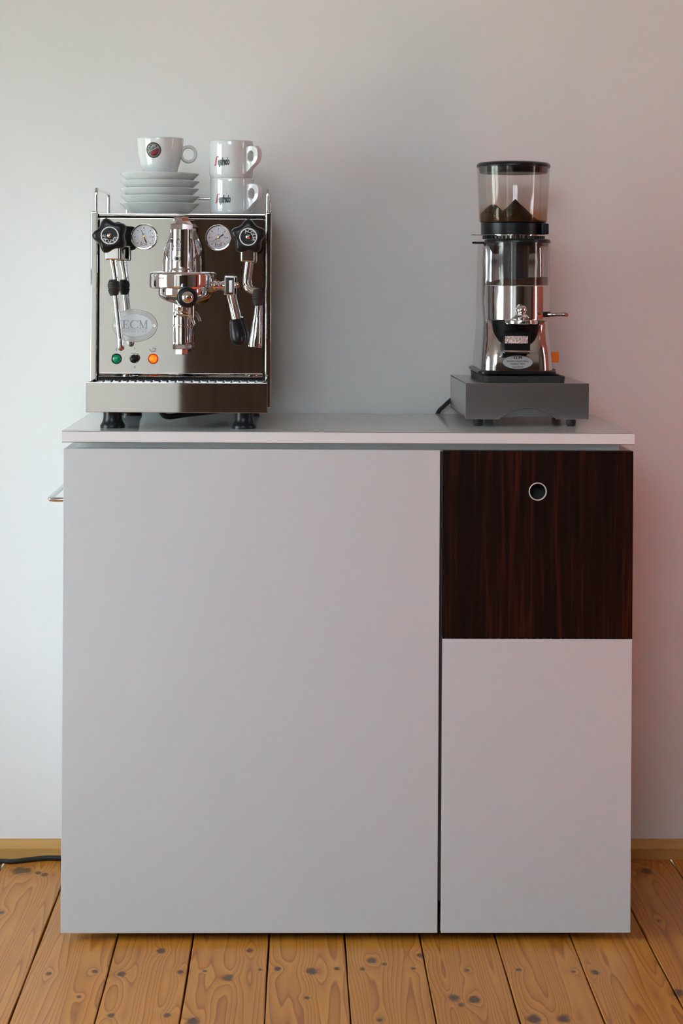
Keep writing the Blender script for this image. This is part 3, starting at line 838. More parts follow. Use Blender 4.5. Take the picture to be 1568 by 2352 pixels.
# small screw, hole and hot-surface sign on the upper chamber
rch = 26.8 * mg + .0002
def on_chamber(px, py, lift=0.0):
    u = (px - 417) * mg
    s = max(-1, min(1, u / rch))
    return Vector((cylx + (rch + lift) * s, YG - .010 - (rch + lift) * math.sqrt(max(0, 1 - s * s)), zz(py)))
cs = on_chamber(409.5, 594.5)
MB().lathe([(0, .003), (.0028, .003), (.0032, .0), (.0058, .0), (.0062, .0012), (.0060, .004), (.0055, -.004)], cs + Vector((0, -.002, 0)), (0, 1, 0), 24).build('set_screw', M['chrome'], em)
MB().lathe([(0, 0), (.0028, 0)], cs + Vector((0, -.0009, 0)), (0, 1, 0), 6).build('screw_socket', M['dark_void'], em, smooth=0)
def stroke(mb, pts, w, f):
    for (a, b) in zip(pts, pts[1:]):
        a, b = Vector(a), Vector(b); d = (b - a)
        if d.length < 1e-6: continue
        n = max(1, int(d.length / 3)); q = Vector((-d.y, d.x)).normalized() * w / 2
        for i in range(n):
            p, r = a + d * (i / n), a + d * ((i + 1) / n)
            mb.add([f(*(p - q)), f(*(r - q)), f(*(r + q)), f(*(p + q))], [(0, 1, 2, 3)])
sg = MB(); fch = lambda x, y: on_chamber(x, y, .0002)
stroke(sg, [(411, 548.5), (397, 573.5), (397.6, 575), (425, 575), (425.6, 573.5), (412, 548.5), (411, 548.5)], 1.3, fch)
stroke(sg, [(404.5, 570.8), (419.5, 570.8)], 1.0, fch)
for dx in (-3.2, 0, 3.2):
    stroke(sg, [(411.5 + dx, 558), (410.2 + dx, 560.5), (411.8 + dx, 563), (410.4 + dx, 565.5), (411.3 + dx, 568)], .9, fch)
stroke(sg, [(411.5, 530), (411.5, 548)], .5, fch); stroke(sg, [(411, 600), (411, 618)], .5, fch)
sg.build('hot_surface_sign', M['black_print'], em, smooth=0, fix=False)
# bell
ry = YG - .012
mr = mpp(ry)
zr = lambda py: at(416, py, ry).z
rxx = at(416.5, 640, ry).x
R = 73.0 * mr
MB().lathe([(0, zr(624.5)), (R - 9 * mr, zr(624.5)), (R - 3.5 * mr, zr(626)), (R - .8 * mr, zr(629)), (R, zr(633)), (R - .2 * mr, zr(657)), (R - 1.6 * mr, zr(661)), (R - 6 * mr, zr(663)), (0, zr(663))], (rxx, ry, 0), (0, 0, 1), 80).build('group_bell', M['chrome'], em)
# portafilter: basket body with two ears, handle towards the room, spout
pfx = at(421, 680, ry).x
pf = MB().lathe([(0, zr(662)), (56 * mr, zr(662)), (57 * mr, zr(665)), (57 * mr, zr(676)), (55 * mr, zr(681)), (49 * mr, zr(687)), (38 * mr, zr(692)), (22 * mr, zr(697)), (13 * mr, zr(702)), (12 * mr, zr(712)), (0, zr(712))], (pfx, ry, 0), (0, 0, 1), 64)
pf = pf.build('portafilter', M['chrome'], em)
h1 = at(430.5, 683, -.062); h0 = Vector((pfx + .002, ry - .030, zr(680)))
dirh = (h1 - h0).normalized(); Lh = (h1 - h0).length
mE = mpp(-.062); rE = 24.3 * mE
MB().lathe([(0, -.01), (.010, -.01), (.009, .012), (.009, .026), (.0125, .028), (.0130, .036), (.0140, .055), (.0165, Lh - .030), (rE * .98, Lh - .012), (rE, Lh - .006), (rE * .96, Lh - .002), (rE * .82, Lh + .0015), (rE * .62, Lh + .0020), (rE * .56, Lh + .001), (0, Lh + .001)], h0, dirh, 48).build('handle', M['black'], pf, smooth=60)
rc = 14.6 * mE
MB().lathe([(rc, Lh + .0008), (rc, Lh + .0022), (rc * .92, Lh + .0048), (rc * .75, Lh + .0072), (rc * .45, Lh + .0092), (0, Lh + .0100)], h0, dirh, 40).build('handle_cap', M['chrome'], pf, smooth=70)
MB().cyl(h0 - dirh * .012, h0 + dirh * .030, .0095, .0085, n=28).build('handle_rod', M['chrome'], pf)
sp = MB()
sp.tube([at(410, 708, ry - .006), at(410, 717, ry - .010), at(418, 720.5, ry - .012), at(431, 723, ry - .013), at(440, 731, ry - .014), at(446, 744, ry - .014)], [6.5 * mr, 7.5 * mr, 7 * mr, 5.2 * mr, 4.2 * mr, 3.2 * mr], 18, smooth=5)
sp.tube([at(410, 708, ry + .004), at(409, 716, ry + .004), at(404, 719, ry - .002), at(401.5, 722, ry - .006), at(402, 727, ry - .010)], [6.5 * mr, 7 * mr, 6 * mr, 4.6 * mr, 3.6 * mr], 18, smooth=5)
sp.build('double_spout', M['chrome'], pf)
# lower valve chamber behind the portafilter
YV = .120
mv = mpp(YV); zv = lambda py: at(416, py, YV).z; vx = at(418.5, 740, YV).x
MB().lathe([(0, zv(660)), (23 * mv, zv(660)), (23 * mv, zv(745)), (24.5 * mv, zv(746.5)), (24.5 * mv, zv(749.5)), (22.4 * mv, zv(751)), (22.2 * mv, zv(780)), (21.5 * mv, zv(790)), (19.5 * mv, zv(792)), (0, zv(792))], (vx, YV, 0), (0, 0, 1), 56).build('lower_chamber', M['chrome'], em)
fl_ = MB()
for k in range(22):
    a = 2 * PI * k / 22
    fl_.box(-.0009, .0009, -.0006, .0006, 0, zv(753) - zv(786))
    n8 = len(fl_.v) - 8
    for i in range(n8, n8 + 8):
        v = fl_.v[i]
        fl_.v[i] = Vector((vx + math.cos(a) * 22.6 * mv + v.x * -math.sin(a) + v.y * math.cos(a), YV + math.sin(a) * 22.6 * mv + v.x * math.cos(a) + v.y * math.sin(a), zv(786) + v.z))
fl_.build('knurling', M['chrome'], em, smooth=0)
MB().hexa((vx, YV, zv(802)), (vx, YV, zv(791)), 22.0 * mv, a0=.35).build('valve_nut', M['chrome'], em)
MB().hexa((vx - .001, YV, zv(814)), (vx - .001, YV, zv(801)), 15.5 * mv, a0=.1).build('valve_bolt', M['chrome'], em)
# brew lever
YLv = .100
ml = mpp(YLv)
P = lambda px, py, Y=YLv: at(px, py, Y)
MB().hexa(P(477, 655.5), P(490, 656), 15.5 * ml, a0=.52).build('lever_nut', M['brass'], em)
a, b = P(489, 656.5), P(517, 657)
MB().lathe([(0, 0), (11 * ml, 0), (11.5 * ml, 3 * ml), (11 * ml, 8 * ml), (7 * ml, 14 * ml), (10 * ml, 20 * ml), (11.5 * ml, 24 * ml), (11.5 * ml, 29 * ml), (0, 29 * ml)], a, b - a, 32).build('lever_shaft', M['chrome'], em)
c = P(527.5, 656)
MB().box(c.x - 12.5 * ml, c.x + 11.5 * ml, YLv - .013, YLv + .013, c.z - 22 * ml, c.z + 22 * ml, .0022, 3, rot=Matrix.Rotation(.03, 3, 'Y')).build('lever_block', M['chrome'], em)
MB().box(c.x - 1.5 * ml, c.x + 7.5 * ml, YLv - .0145, YLv - .010, c.z - 16 * ml, c.z + 12 * ml, .001).build('lever_slot', M['steel_side'], em)
MB().lathe([(0, 0), (6.5 * ml, 0), (6.5 * ml, 3 * ml), (4 * ml, 5.5 * ml), (0, 6 * ml)], P(538.5, 655.5), (1, 0, 0), 24).build('pivot_bolt', M['chrome'], em)
a, b = P(528, 674, YLv - .002), P(541.5, 738, YLv - .012)
MB().tube([a, b], 7.6 * ml, 20).build('lever_rod', M['chrome'], em)
a, b = P(540.5, 735, YLv - .012), P(550, 792.5, YLv - .022)
Lg = (b - a).length
MB().lathe([(0, 0), (12.5 * ml, 0), (13.5 * ml, .02 * Lg), (14.5 * ml, .08 * Lg), (16.3 * ml, .30 * Lg), (17.8 * ml, .52 * Lg), (17.6 * ml, .70 * Lg), (15.3 * ml, .86 * Lg), (11 * ml, .95 * Lg), (5 * ml, .995 * Lg), (0, Lg)], a, b - a, 40).build('lever_grip', M['black'], em, smooth=60)

# oval badge
bc = at(309.5, 747.5, YP); mb_ = mpp(YP)
def oval(mb, rx, rz, y0, y1, cx=bc.x, cz=bc.z, n=72, bev=.0006):
    def ring(y, s): return [(cx + (rx - s) * math.cos(2 * PI * k / n), y, cz + (rz - s) * math.sin(2 * PI * k / n)) for k in range(n)]
    return mb.loft([ring(y1, 0), ring(y0 + bev, 0), ring(y0, bev)])
bg = oval(MB(), 52 * mb_, 38 * mb_, YP - .0022, YP).build('badge', M['badge'], em, smooth=30)
tag(bg, 'oval engraved steel badge')
oval(MB(), 41 * mb_, 26.5 * mb_, YP - .0027, YP - .002).build('badge_centre', M['badge_in'], bg, smooth=30)
bt = MB(); yb = YP - .0029
ppt = lambda px, py: Vector((at(px, py, yb).x, yb, at(px, py, yb).z))
def L_(pts, w): stroke(bt, pts, w, ppt)
L_([(284.5, 735.5), (284.5, 755)], 3.6); L_([(280, 736.1), (295, 736.1)], 1.3); L_([(294.4, 735.5), (294.4, 740.5)], 1.3)
L_([(284, 745), (291, 745)], 1.3); L_([(291, 742.3), (291, 747.7)], 1.2); L_([(280, 754.4), (296, 754.4)], 1.3); L_([(295.4, 749.5), (295.4, 755)], 1.4)
for k in range(28):
    a0_, a1_ = math.radians(42 + k * 10), math.radians(42 + (k + 1) * 10)
    th = 1.2 + 2.4 * max(0.0, -math.cos((a0_ + a1_) / 2)) ** 1.3
    L_([(309 + 9.4 * math.cos(a0_), 745.2 - 9.2 * math.sin(a0_)), (309 + 9.4 * math.cos(a1_), 745.2 - 9.2 * math.sin(a1_))], th)
L_([(317, 735.6), (317, 741.5)], 1.3); L_([(317, 750), (317, 754)], 1.1)
L_([(322, 735.5), (322, 754.6)], 1.3); L_([(321.8, 735.8), (329.2, 754)], 2.8); L_([(329.2, 754), (335.2, 735.8)], 1.2); L_([(336, 735.5), (336, 754.6)], 3.0)
L_([(318.5, 736), (323, 736)], 1.1); L_([(319.3, 754.4), (325, 754.4)], 1.1); L_([(332.6, 754.4), (339.2, 754.4)], 1.1); L_([(335, 736), (339.2, 736)], 1.1)
a, b = ppt(280, 756.9), ppt(338, 757.8); bt.add([(a.x, yb, a.z), (b.x, yb, a.z), (b.x, yb, b.z), (a.x, yb, b.z)], [(0, 1, 2, 3)])
cM = ppt(309, 761.5)
bt.text('MECHANIKA', .0052, lambda u, v: Vector((cM.x + u, yb, cM.z + v)), space=1.7)
bt.build('badge_lettering', M['grey_print'], bg, smooth=0, fix=False)
for px in (264, 354.5):
    c = at(px, 748, YP - .002)
    MB().lathe([(0, -.001), (.0016, -.001), (.0018, -.0022), (.0030, -.0022), (.0034, -.001), (.0034, .001)], c, (0, 1, 0), 20).build('badge_screw', M['chrome'], bg)
# pilot lamps and switch
def pilot(px, lens, ring, lab):
    c = at(px, 824, YP); m = mpp(YP)
    k = MB().lathe([(8.6 * m, -.004), (10.5 * m, -.0045), (12.0 * m, -.003), (12.4 * m, 0), (12.4 * m, .001)], c, (0, 1, 0), 40).build('pilot_lamp', ring, em)
    tag(k, lab)
    MB().lathe([(0, -.0058), (5 * m, -.0054), (8 * m, -.0040), (8.8 * m, -.003)], c, (0, 1, 0), 32).build('lens', lens, k, smooth=60)
pilot(267.5, M['green_lens'], M['green_ring'], 'green pilot lamp')
pilot(351.5, M['orange_lens'], M['orange_ring'], 'glowing orange pilot lamp')
c = at(309, 823, YP)
sw_ = MB().hexa(c, c + Vector((0, -.004, 0)), 12.6 * mb_, a0=0).build('toggle_switch', M['chrome'], em)
MB().lathe([(0, 0), (9.5 * mb_, 0), (9.5 * mb_, .002), (5 * mb_, .004), (4 * mb_, .006), (6.5 * mb_, .014), (9 * mb_, .020), (9.2 * mb_, .024), (7.5 * mb_, .0275), (4 * mb_, .029), (0, .0295)], c + Vector((0, -.004, 0)), (.03, -1, -.02), 32).build('toggle_lever', M['black'], sw_, smooth=60)
yq = YP - .0003
fp = lambda x, y: Vector((at(x, y, yq).x, yq, at(x, y, yq).z))
def pprint(mb): return mb.build('panel_print', M['black_print'], em, smooth=0, fix=False)
for t_, px, py in (('1', 309, 800.5), ('0', 309.5, 843)):
    c = fp(px, py); pprint(MB().text(t_, .0062, lambda u, v, c=c: c + Vector((u, 0, v))))
ic = MB()
stroke(ic, [(343.5, 801.5), (345.5, 806), (348, 807.5), (354, 807.5), (356, 806), (357.5, 800), (351, 799.8), (350, 799.3)], .8, fp)
stroke(ic, [(346.5, 804), (355.5, 804)], .6, fp); pprint(ic)
ic = MB(); stroke(ic, [(267.5, 800), (266, 803), (268, 806)], 1.2, fp); pprint(ic)

# ------------------------------------------------------------------ crockery on the cup tray
YS = .30
ms = mpp(YS)
sc0 = at(366.5, 470, YS)
z0 = ztop + .0003
def saucer(i):
    z = z0 + i * .0143
    x = sc0.x + (0.0, .0006, -.0004, .0003, -.0002)[i]
    y = YS + (0, .0008, -.0006, .0004, 0)[i]
    R = 90.3 * ms
    pr = [(0, .0038), (R * .60, .0035), (R * .63, .0), (R * .69, .0), (R * .71, .0012), (R * .72, .0035), (R * .78, .0058), (R * .87, .0120), (R * .95, .0180), (R * .992, .0208), (R, .0220), (R * .993, .0229), (R * .97, .0226), (R * .86, .0185), (R * .74, .0144), (R * .62, .0143), (R * .52, .0100), (R * .42, .0082), (0, .0080)]
    o = MB().lathe(pr, (x, y, z), (0, 0, 1), 72).build('saucer', M['porcelain'], None, smooth=45)
    names = ['lowest saucer of the white stack, standing on the steel cup tray', 'second white saucer from the bottom of the stack', 'middle white saucer of the stack of five', 'second white saucer from the top of the stack', 'topmost white saucer of the stack, under the round-handled cup']
    tag(o, names[i], 'saucer', 'stacked white saucers')
for i in range(5): saucer(i)

# cappuccino cup
cz = z0 + 4 * .0143 + .0082
cc = Vector((sc0.x + .0003, YS, cz))
Hc = at(366.5, 318, YS).z - cz
rb, rt = 37.5 * ms, 53.6 * ms
cup_prof = [(0, .002), (rb * .80, .0018), (rb * .84, 0), (rb * .93, 0), (rb * .97, .003), (rb * 1.02, Hc * .14), (rb * 1.12, Hc * .30), (rb * 1.24, Hc * .46), (rb * 1.335, Hc * .62), (rb * 1.39, Hc * .78), (rt * .995, Hc * .93), (rt, Hc * .985), (rt - .0012, Hc), (rt - .0035, Hc - .0006), (rt - .0045, Hc * .93), (rb * 1.18, Hc * .62), (rb * .95, Hc * .30), (rb * .7, Hc * .12), (0, Hc * .10)]
cup = thing('coffee_cup', cc, 'white porcelain cup with a ring handle and round dark logo', 'cup', None)
MB().lathe(cup_prof, cc, (0, 0, 1), 72).build('bowl', M['porcelain'], cup, smooth=50)
def cup_r(h):
    pts = [(p[1], p[0]) for p in cup_prof[4:12]]
    for (h0_, r0_), (h1_, r1_) in zip(pts, pts[1:]):
        if h <= h1_: return r0_ + (r1_ - r0_) * (h - h0_) / (h1_ - h0_)
    return pts[-1][1]
hc = at(432.5, 354.5, YS)
def ring_handle(c, R, tw, td, nm, root, squash=1.0, yaw=0):
    n, q = 48, 12; vs = []; fs = []
    for i in range(n):
        a = 2 * PI * i / n
        for j in range(q):
            b = 2 * PI * j / q
            rr = R + tw * math.cos(b)
            x, y, z = rr * math.cos(a), td * math.sin(b), rr * math.sin(a) * squash
            vs.append((c.x + x * math.cos(yaw) - y * math.sin(yaw), c.y + x * math.sin(yaw) + y * math.cos(yaw), c.z + z))
    for i in range(n):
        for j in range(q):
            i2, j2 = (i + 1) % n, (j + 1) % q
            fs.append((i * q + j, i2 * q + j, i2 * q + j2, i * q + j2))
    return MB().add(vs, fs).build(nm, M['porcelain'], root, smooth=60)
ring_handle(hc, 16.4 * ms, 3.8 * ms, .0052, 'handle', cup, 1.05)
MB().tube([Vector((cc.x + cup_r(hc.z - cz + .006) - .004, YS, hc.z + .004)), Vector((hc.x - 15 * ms, YS, hc.z + .003))], [.0075, .0052], 12).build('handle_root', M['porcelain'], cup)
# round print on the bowl
lz = at(352, 344.5, YS - .045).z - cz
phi0 = math.asin(max(-1, min(1, (at(352, 344, YS - .045).x - cc.x) / cup_r(lz))))
def on_cup(u, v, lift):
    h = lz + v; r = cup_r(h) + lift; ph = phi0 + u / cup_r(lz)
    return Vector((cc.x + r * math.sin(ph), cc.y - r * math.cos(ph), cz + h))
def disc(mb, r0, r1, lift, f, a0=0, a1=2 * PI, n=48, rings=6, half=None):
    vs, fs = [], []
    for j in range(rings + 1):
        r = r0 + (r1 - r0) * j / rings
        for k in range(n + 1):
            a = a0 + (a1 - a0) * k / n
            vs.append(f(r * math.cos(a), r * math.sin(a), lift))
    for j in range(rings):
        for k in range(n):
            p = j * (n + 1) + k
            fs.append((p, p + 1, p + n + 2, p + n + 1))
    return mb.add(vs, fs)
LR = 18.0 * mpp(YS - .045)
logo = disc(MB(), 0, LR, .0002, on_cup).build('logo_print', M['black_print'], cup, smooth=0, fix=False)
disc(MB(), LR * .76, LR * .80, .0004, on_cup, rings=1).build('logo_ring', M['gold_print'], logo, smooth=0, fix=False)
disc(MB(), 0, LR * .72, .0004, on_cup, math.radians(190), math.radians(386), 32).build('logo_field', M['deep_red_print'], logo, smooth=0, fix=False)
lt = MB(); tl = math.radians(24)
rotf = lambda u, v, l: on_cup(u * math.cos(tl) - v * math.sin(tl), u * math.sin(tl) + v * math.cos(tl), l)
lt.text('Caffè', .0078, lambda u, v: rotf(u - .0005, v + .0068, .0006))
lt.text('VERGNANO', .0054, lambda u, v: rotf(u, v + .0014, .0006), xs=.80)
lt.build('logo_lettering', M['silver_print'], logo, smooth=0, fix=False)
lt = MB(); lt.text('1882', .0062, lambda u, v: rotf(u - .001, v - .0048, .0006)); lt.build('logo_year', M['red_print'], logo, smooth=0, fix=False)

# two stacked espresso mugs
YMg = .285
mm = mpp(YMg)
def mug(px, pyb, pyt, zbase, label):
    c = at(px, pyb, YMg); c.z = zbase
    H = 85.0 * mm
    r = 50.3 * mm
    root = thing('mug', c, label, 'mug', 'two stacked white mugs')
    pr = [(0, .0015), (r * .80, .0015), (r * .84, 0), (r * .92, 0), (r * .955, .0018), (r * .965, .0045), (r * .985, .0058), (r * .995, .009), (r, .016), (r, H * .86), (r * .995, H * .95), (r * .985, H * .985), (r * .965, H), (r * .93, H - .0004), (r * .90, H * .94), (r * .90, .012), (r * .8, .007), (0, .006)]
    MB().lathe(pr, c, (0, 0, 1), 72).build('bowl', M['porcelain'], root, smooth=50)
    # angular handle, turned towards the room
    yaw = math.radians(-38)
    ux = Vector((math.cos(yaw), math.sin(yaw), 0)); uy = Vector((-math.sin(yaw), math.cos(yaw), 0))
    out = [(r * .93, H * .84), (r * 1.20, H * .855), (r * 1.50, H * .84), (r * 1.66, H * .775), (r * 1.70, H * .66), (r * 1.68, H * .50), (r * 1.58, H * .40), (r * 1.30, H * .27), (r * 1.12, H * .17), (r * .95, H * .09)]
    hcx, hcz, hrx, hrz = r * 1.27, H * .575, r * .165, H * .135
    def outward(a):
        best = 9.0; ca, sa = math.cos(a), math.sin(a)
        for (x0, z0_), (x1, z1_) in zip(out, out[1:] + out[:1]):
            ex, ez = x1 - x0, z1_ - z0_; den = ca * ez - sa * ex
            if abs(den) < 1e-12: continue
            t = ((x0 - hcx) * ez - (z0_ - hcz) * ex) / den; q_ = ((x0 - hcx) * sa - (z0_ - hcz) * ca) / den
            if t > 0 and -1e-6 <= q_ <= 1 + 1e-6: best = min(best, t)
        return hcx + ca * best, hcz + sa * best
    vs, fs = [], []
    hw, n = .0064, 56
    for k in range(n):
        a = 2 * PI * k / n
        ro, zo = outward(a); ri, zi = hcx + hrx * math.cos(a), hcz + hrz * math.sin(a)
        mo, mi = (ro * .88 + ri * .12, zo * .88 + zi * .12), (ro * .15 + ri * .85, zo * .15 + zi * .85)
        for (rr, zz_), w in (((ro, zo), -.70), ((ro, zo), .70), (mo, 1), (mi, 1), ((ri, zi), .70), ((ri, zi), -.70), (mi, -1), (mo, -1)):
            vs.append(c + ux * rr + uy * (hw * w) + Vector((0, 0, zz_)))
    for i in range(n):
        for j in range(8):
            j2, i2 = (j + 1) % 8, (i + 1) % n
            fs.append((i * 8 + j, i * 8 + j2, i2 * 8 + j2, i2 * 8 + j))
    MB().add(vs, fs).build('handle', M['porcelain'], root, smooth=50)
    return root, c, r, H
def mug_logo(root, c, r, px, py):
    """tall red initial and dark lettering wrapped on the bowl; px, py: centre of the lettering"""
    q = at(px, py, YMg - .04); zc = q.z
    ph0 = math.asin(max(-1, min(1, (q.x - c.x) / r)))
    k = mpp(YMg - .04)
    f = lambda u, v, l=.0003: Vector((c.x + (r + l) * math.sin(ph0 + u / r), c.y - (r + l) * math.cos(ph0 + u / r), zc + v))
    g = lambda x, y: f(x * k, -y * k)
    s = MB()
    stroke(s, [(-19.5, 8.5), (-15.8, 8.2), (-15.0, 6.0)], 2.9, g)
    stroke(s, [(-16.2, 7.6), (-12.8, -9.5)], 3.6, g)
    stroke(s, [(-13.2, -8.6), (-12.2, -11), (-7.8, -11.2)], 2.9, g)
    lg = s.build('logo_initial', M['red_print'], root, smooth=0, fix=False)
    t = MB()
    t.text('egafredo', 23 * k, lambda u, v: f(u + 4.6 * k, v - .5 * k), xs=.365, shear=.14, bold=.0009)
    t.text('ZANETTI', 3.6 * k, lambda u, v: f(u + 1.5 * k, v - 9.2 * k), xs=.95)
    t.build('logo_lettering', M['dark_green_print'], root, smooth=0, fix=False)
Hm = 85.0 * mm
rt_, c_, r_, H_ = mug(532, 488, 402, z0, 'lower white mug of the two stacked, standing on the steel cup tray')
mug_logo(rt_, c_, r_, 510.5, 457)
rt_, c_, r_, H_ = mug(530.5, 402, 317, z0 + Hm + .0003, 'upper white mug stacked on the other mug')
mug_logo(rt_, c_, r_, 508, 370.5)

# ------------------------------------------------------------------ steel box under the grinder
YN = .140
bx0, bx1 = at(1068.5, 920, YN).x, at(1352.5, 920, YN).x
bz1, bz0 = at(1210, 880, YN).z, at(1210, 963.5, YN).z
bcx = (bx0 + bx1) / 2
ROTB = Matrix.Translation(Vector((bcx, YN, 0))) @ Matrix.Rotation(.016, 4, 'Z') @ Matrix.Translation(Vector((-bcx, -YN, 0)))
kb = thing('knock_box', (bcx, .29, WT), 'low brushed steel drawer box under the coffee grinder', 'knock box')
# front plate with arched cut-out
m2 = mpp(YN)
q = lambda px, py: (at(px, py, YN).x, at(px, py, YN).z)
poly = [(bx0, bz0), q(1146, 963.5)]
poly += [q(1152.5, 957), q(1157, 954)]
for k in range(1, 16):
    t = k / 16
    px = 1157 + (1267 - 1157) * t
    poly.append(q(px, 954 - 17.2 * (1 - (2 * t - 1) ** 2) ** .9))
poly += [q(1267, 954), q(1271, 957), q(1277, 963.5), (bx1, bz0), (bx1, bz1), (bx0, bz1)]
MB().prism(poly, YN, YN + .004, .0006).build('front_plate', M['steel_box'], kb, smooth=30, xf=ROTB)
body = MB()
body.box(bx0 + .0015, bx0 + .004, YN + .005, YN + .318, bz0 + .002, bz1 - .0005)
body.box(bx1 - .004, bx1 - .0015, YN + .005, YN + .318, bz0 + .002, bz1 - .0005)
body.box(bx0 + .0015, bx1 - .0015, YN + .0045, YN + .318, bz1 - .003, bz1 - .0002)
body.box(bx0 + .0015, bx1 - .0015, YN + .315, YN + .318, bz0 + .002, bz1 - .001)
body.box(bx0 + .0015, bx1 - .0015, YN + .02, YN + .318, bz0 + .002, bz0 + .004)
body.build('shell', M['steel_box'], kb, smooth=0, xf=ROTB)
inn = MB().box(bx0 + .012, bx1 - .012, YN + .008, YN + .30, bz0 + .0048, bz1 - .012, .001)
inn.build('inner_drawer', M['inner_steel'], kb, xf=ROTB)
for px, Y in ((1098, .165), (1310.5, .165), (1122, .42), (1277, .42)):
    c = at(px, 968, Y)
    MB().lathe([(0, 0), (.0068, 0), (.0085, .0018), (.009, .005), (.009, bz0 + .003 - WT), (0, bz0 + .003 - WT)], (c.x, Y, WT), (0, 0, 1), 24).build('foot', M['black_matt'], kb)

# ------------------------------------------------------------------ coffee grinder
zb = bz1 + .0002
gc = at(1187, 860, .24)
gr = thing('coffee_grinder', (gc.x, .28, zb), 'chrome coffee grinder with a clear bean hopper standing on the steel box', 'coffee grinder')
def rrect(cx, y0, y1, hw, rf, rb_, z, n=8):
    """rounded rectangle section; rf front corner radius, rb_ back corner radius"""
    pts = []
    for (sx, yy, r, a0) in ((1, y0, rf, -90), (1, y1, rb_, 0), (-1, y1, rb_, 90), (-1, y0, rf, 180)):
        ox = cx + sx * (hw - r); oy = yy + r if yy == y0 else yy - r
        for k in range(n + 1):
            a = math.radians(a0 + 90 * k / n)
            pts.append((ox + r * math.cos(a), oy + r * math.sin(a), z))
    return pts
# rubber mat with a raised rim
mx0, mx1 = at(1109, 876, .155).x, at(1297, 876, .155).x
mcx, mhw = (mx0 + mx1) / 2, (mx1 - mx0) / 2
mat = MB().loft([rrect(mcx, .153, .425, mhw, .012, .012, zb), rrect(mcx, .152, .426, mhw + .001, .012, .012, zb + .011), rrect(mcx, .1535, .4245, mhw - .0008, .011, .011, zb + .012), rrect(mcx, .158, .42, mhw - .006, .008, .008, zb + .0115), rrect(mcx, .159, .419, mhw - .007, .008, .008, zb + .004)])
mat.build('rubber_mat', M['black_matt'], gr, xf=None, smooth=40)
# black foot plate with feet
bcx2 = at(1187, 855, .19).x
z_ = lambda py, Y=.19: at(1187, py, Y).z
hwB = 86.5 * mpp(.19)
MB().loft([rrect(bcx2, .172, .405, hwB - .003, .02, .02, z_(860)), rrect(bcx2, .170, .407, hwB + .003, .02, .02, z_(858)), rrect(bcx2, .170, .407, hwB + .003, .02, .02, z_(853)), rrect(bcx2, .173, .404, hwB, .02, .02, z_(850.5))]).build('base_plate', M['black'], gr, smooth=40)
for px, Y in ((1120, .20), (1254, .20), (1135, .37), (1258, .37)):
    x = at(px, 865, Y).x
    MB().cyl((x, Y, zb + .004), (x, Y, z_(857)), .0135, .0145, n=24, bev=.001).build('foot', M['black_matt'], gr)
# housing: chrome column, waisted in front
secs = []
for py, hw, yf, rf in ((851, 83.0, .178, .030), (843, 83.0, .178, .030), (820, 82.0, .180, .030), (800, 80.2, .184, .030), (780, 78.2, .190, .030), (762, 76.4, .197, .028), (748, 76.0, .200, .026), (735, 75.6, .204, .026), (690, 75.0, .240, .020), (640, 74.2, .246, .018), (600, 73.4, .248, .018), (566, 72.4, .250, .018), (557, 71.0, .252, .018), (553, 68, .257, .018)):
    secs.append(rrect(bcx2, yf, .400, hw * mpp(.195), rf, .030, z_(py)))
MB().loft(secs).build('housing', M['alu'], gr, smooth=40)
# doser: polished ring, clear upper part, lid
YD = .226
md = mpp(YD); dx = at(1187, 700, YD).x
zd = lambda py: at(1187, py, YD).z
Rd = 74.3 * md
MB().lathe([(0, zd(735)), (Rd - .002, zd(735)), (Rd, zd(733)), (Rd, zd(657)), (Rd - .0012, zd(655)), (Rd - .004, zd(655)), (Rd - .004, zd(700)), (0, zd(700))], (dx, YD, 0), (0, 0, 1), 80).build('doser', M['alu'], gr)
Rg = Rd + .0
MB().lathe([(Rg - .0008, zd(656)), (Rg - .0002, zd(640)), (Rg + .0006, zd(560)), (Rg + .0006, zd(556)), (Rg - .002, zd(556)), (Rg - .0026, zd(600)), (Rg - .0030, zd(656))], (dx, YD, 0), (0, 0, 1), 72).build('doser_window', M['doser_glass'], gr)
# ground coffee in the doser: uneven heap
def heap(cx, cy, R, zf, hfun, name, mat, n=40, rings=14):
    vs, fs = [], []
    vs.append((cx, cy, zf + hfun(0, 0)))
    for j in range(1, rings + 1):
        r = R * j / rings
        for k in range(n):
            a = 2 * PI * k / n
            vs.append((cx + r * math.cos(a), cy + r * math.sin(a), zf + hfun(r * math.cos(a) / R, r * math.sin(a) / R)))
    nb = len(vs)
    for k in range(n):
        a = 2 * PI * k / n
        vs.append((cx + R * .985 * math.cos(a), cy + R * .985 * math.sin(a), zf))
    for k in range(n):
        k2 = (k + 1) % n
        fs.append((0, 1 + k, 1 + k2))
        for j in range(rings - 1):
            a_, b_ = 1 + j * n, 1 + (j + 1) * n
            fs.append((a_ + k, b_ + k, b_ + k2, a_ + k2))
        fs.append((1 + (rings - 1) * n + k, nb + k, nb + k2, 1 + (rings - 1) * n + k2))
    fs.append(tuple(nb + k for k in range(n)))
    return MB().add(vs, fs).build(name, mat, gr, smooth=60)
rnz = random.Random(3)
ph = [rnz.uniform(0, 6.28) for _ in range(8)]
def wob(x, y): return sum(math.sin((3 + i) * x + ph[i]) * math.cos((2.5 + i * .8) * y + ph[i + 4]) for i in range(4)) / 4
gcf = heap(dx, YD, Rg - .0034, zd(668), lambda x, y: .0215 + .0030 * math.tanh(3 * x + .9) + .0030 * wob(x * 1.4, y) - .002 * (x < -.75), 'ground_coffee', M['coffee'])
gcf['kind'] = 'stuff'
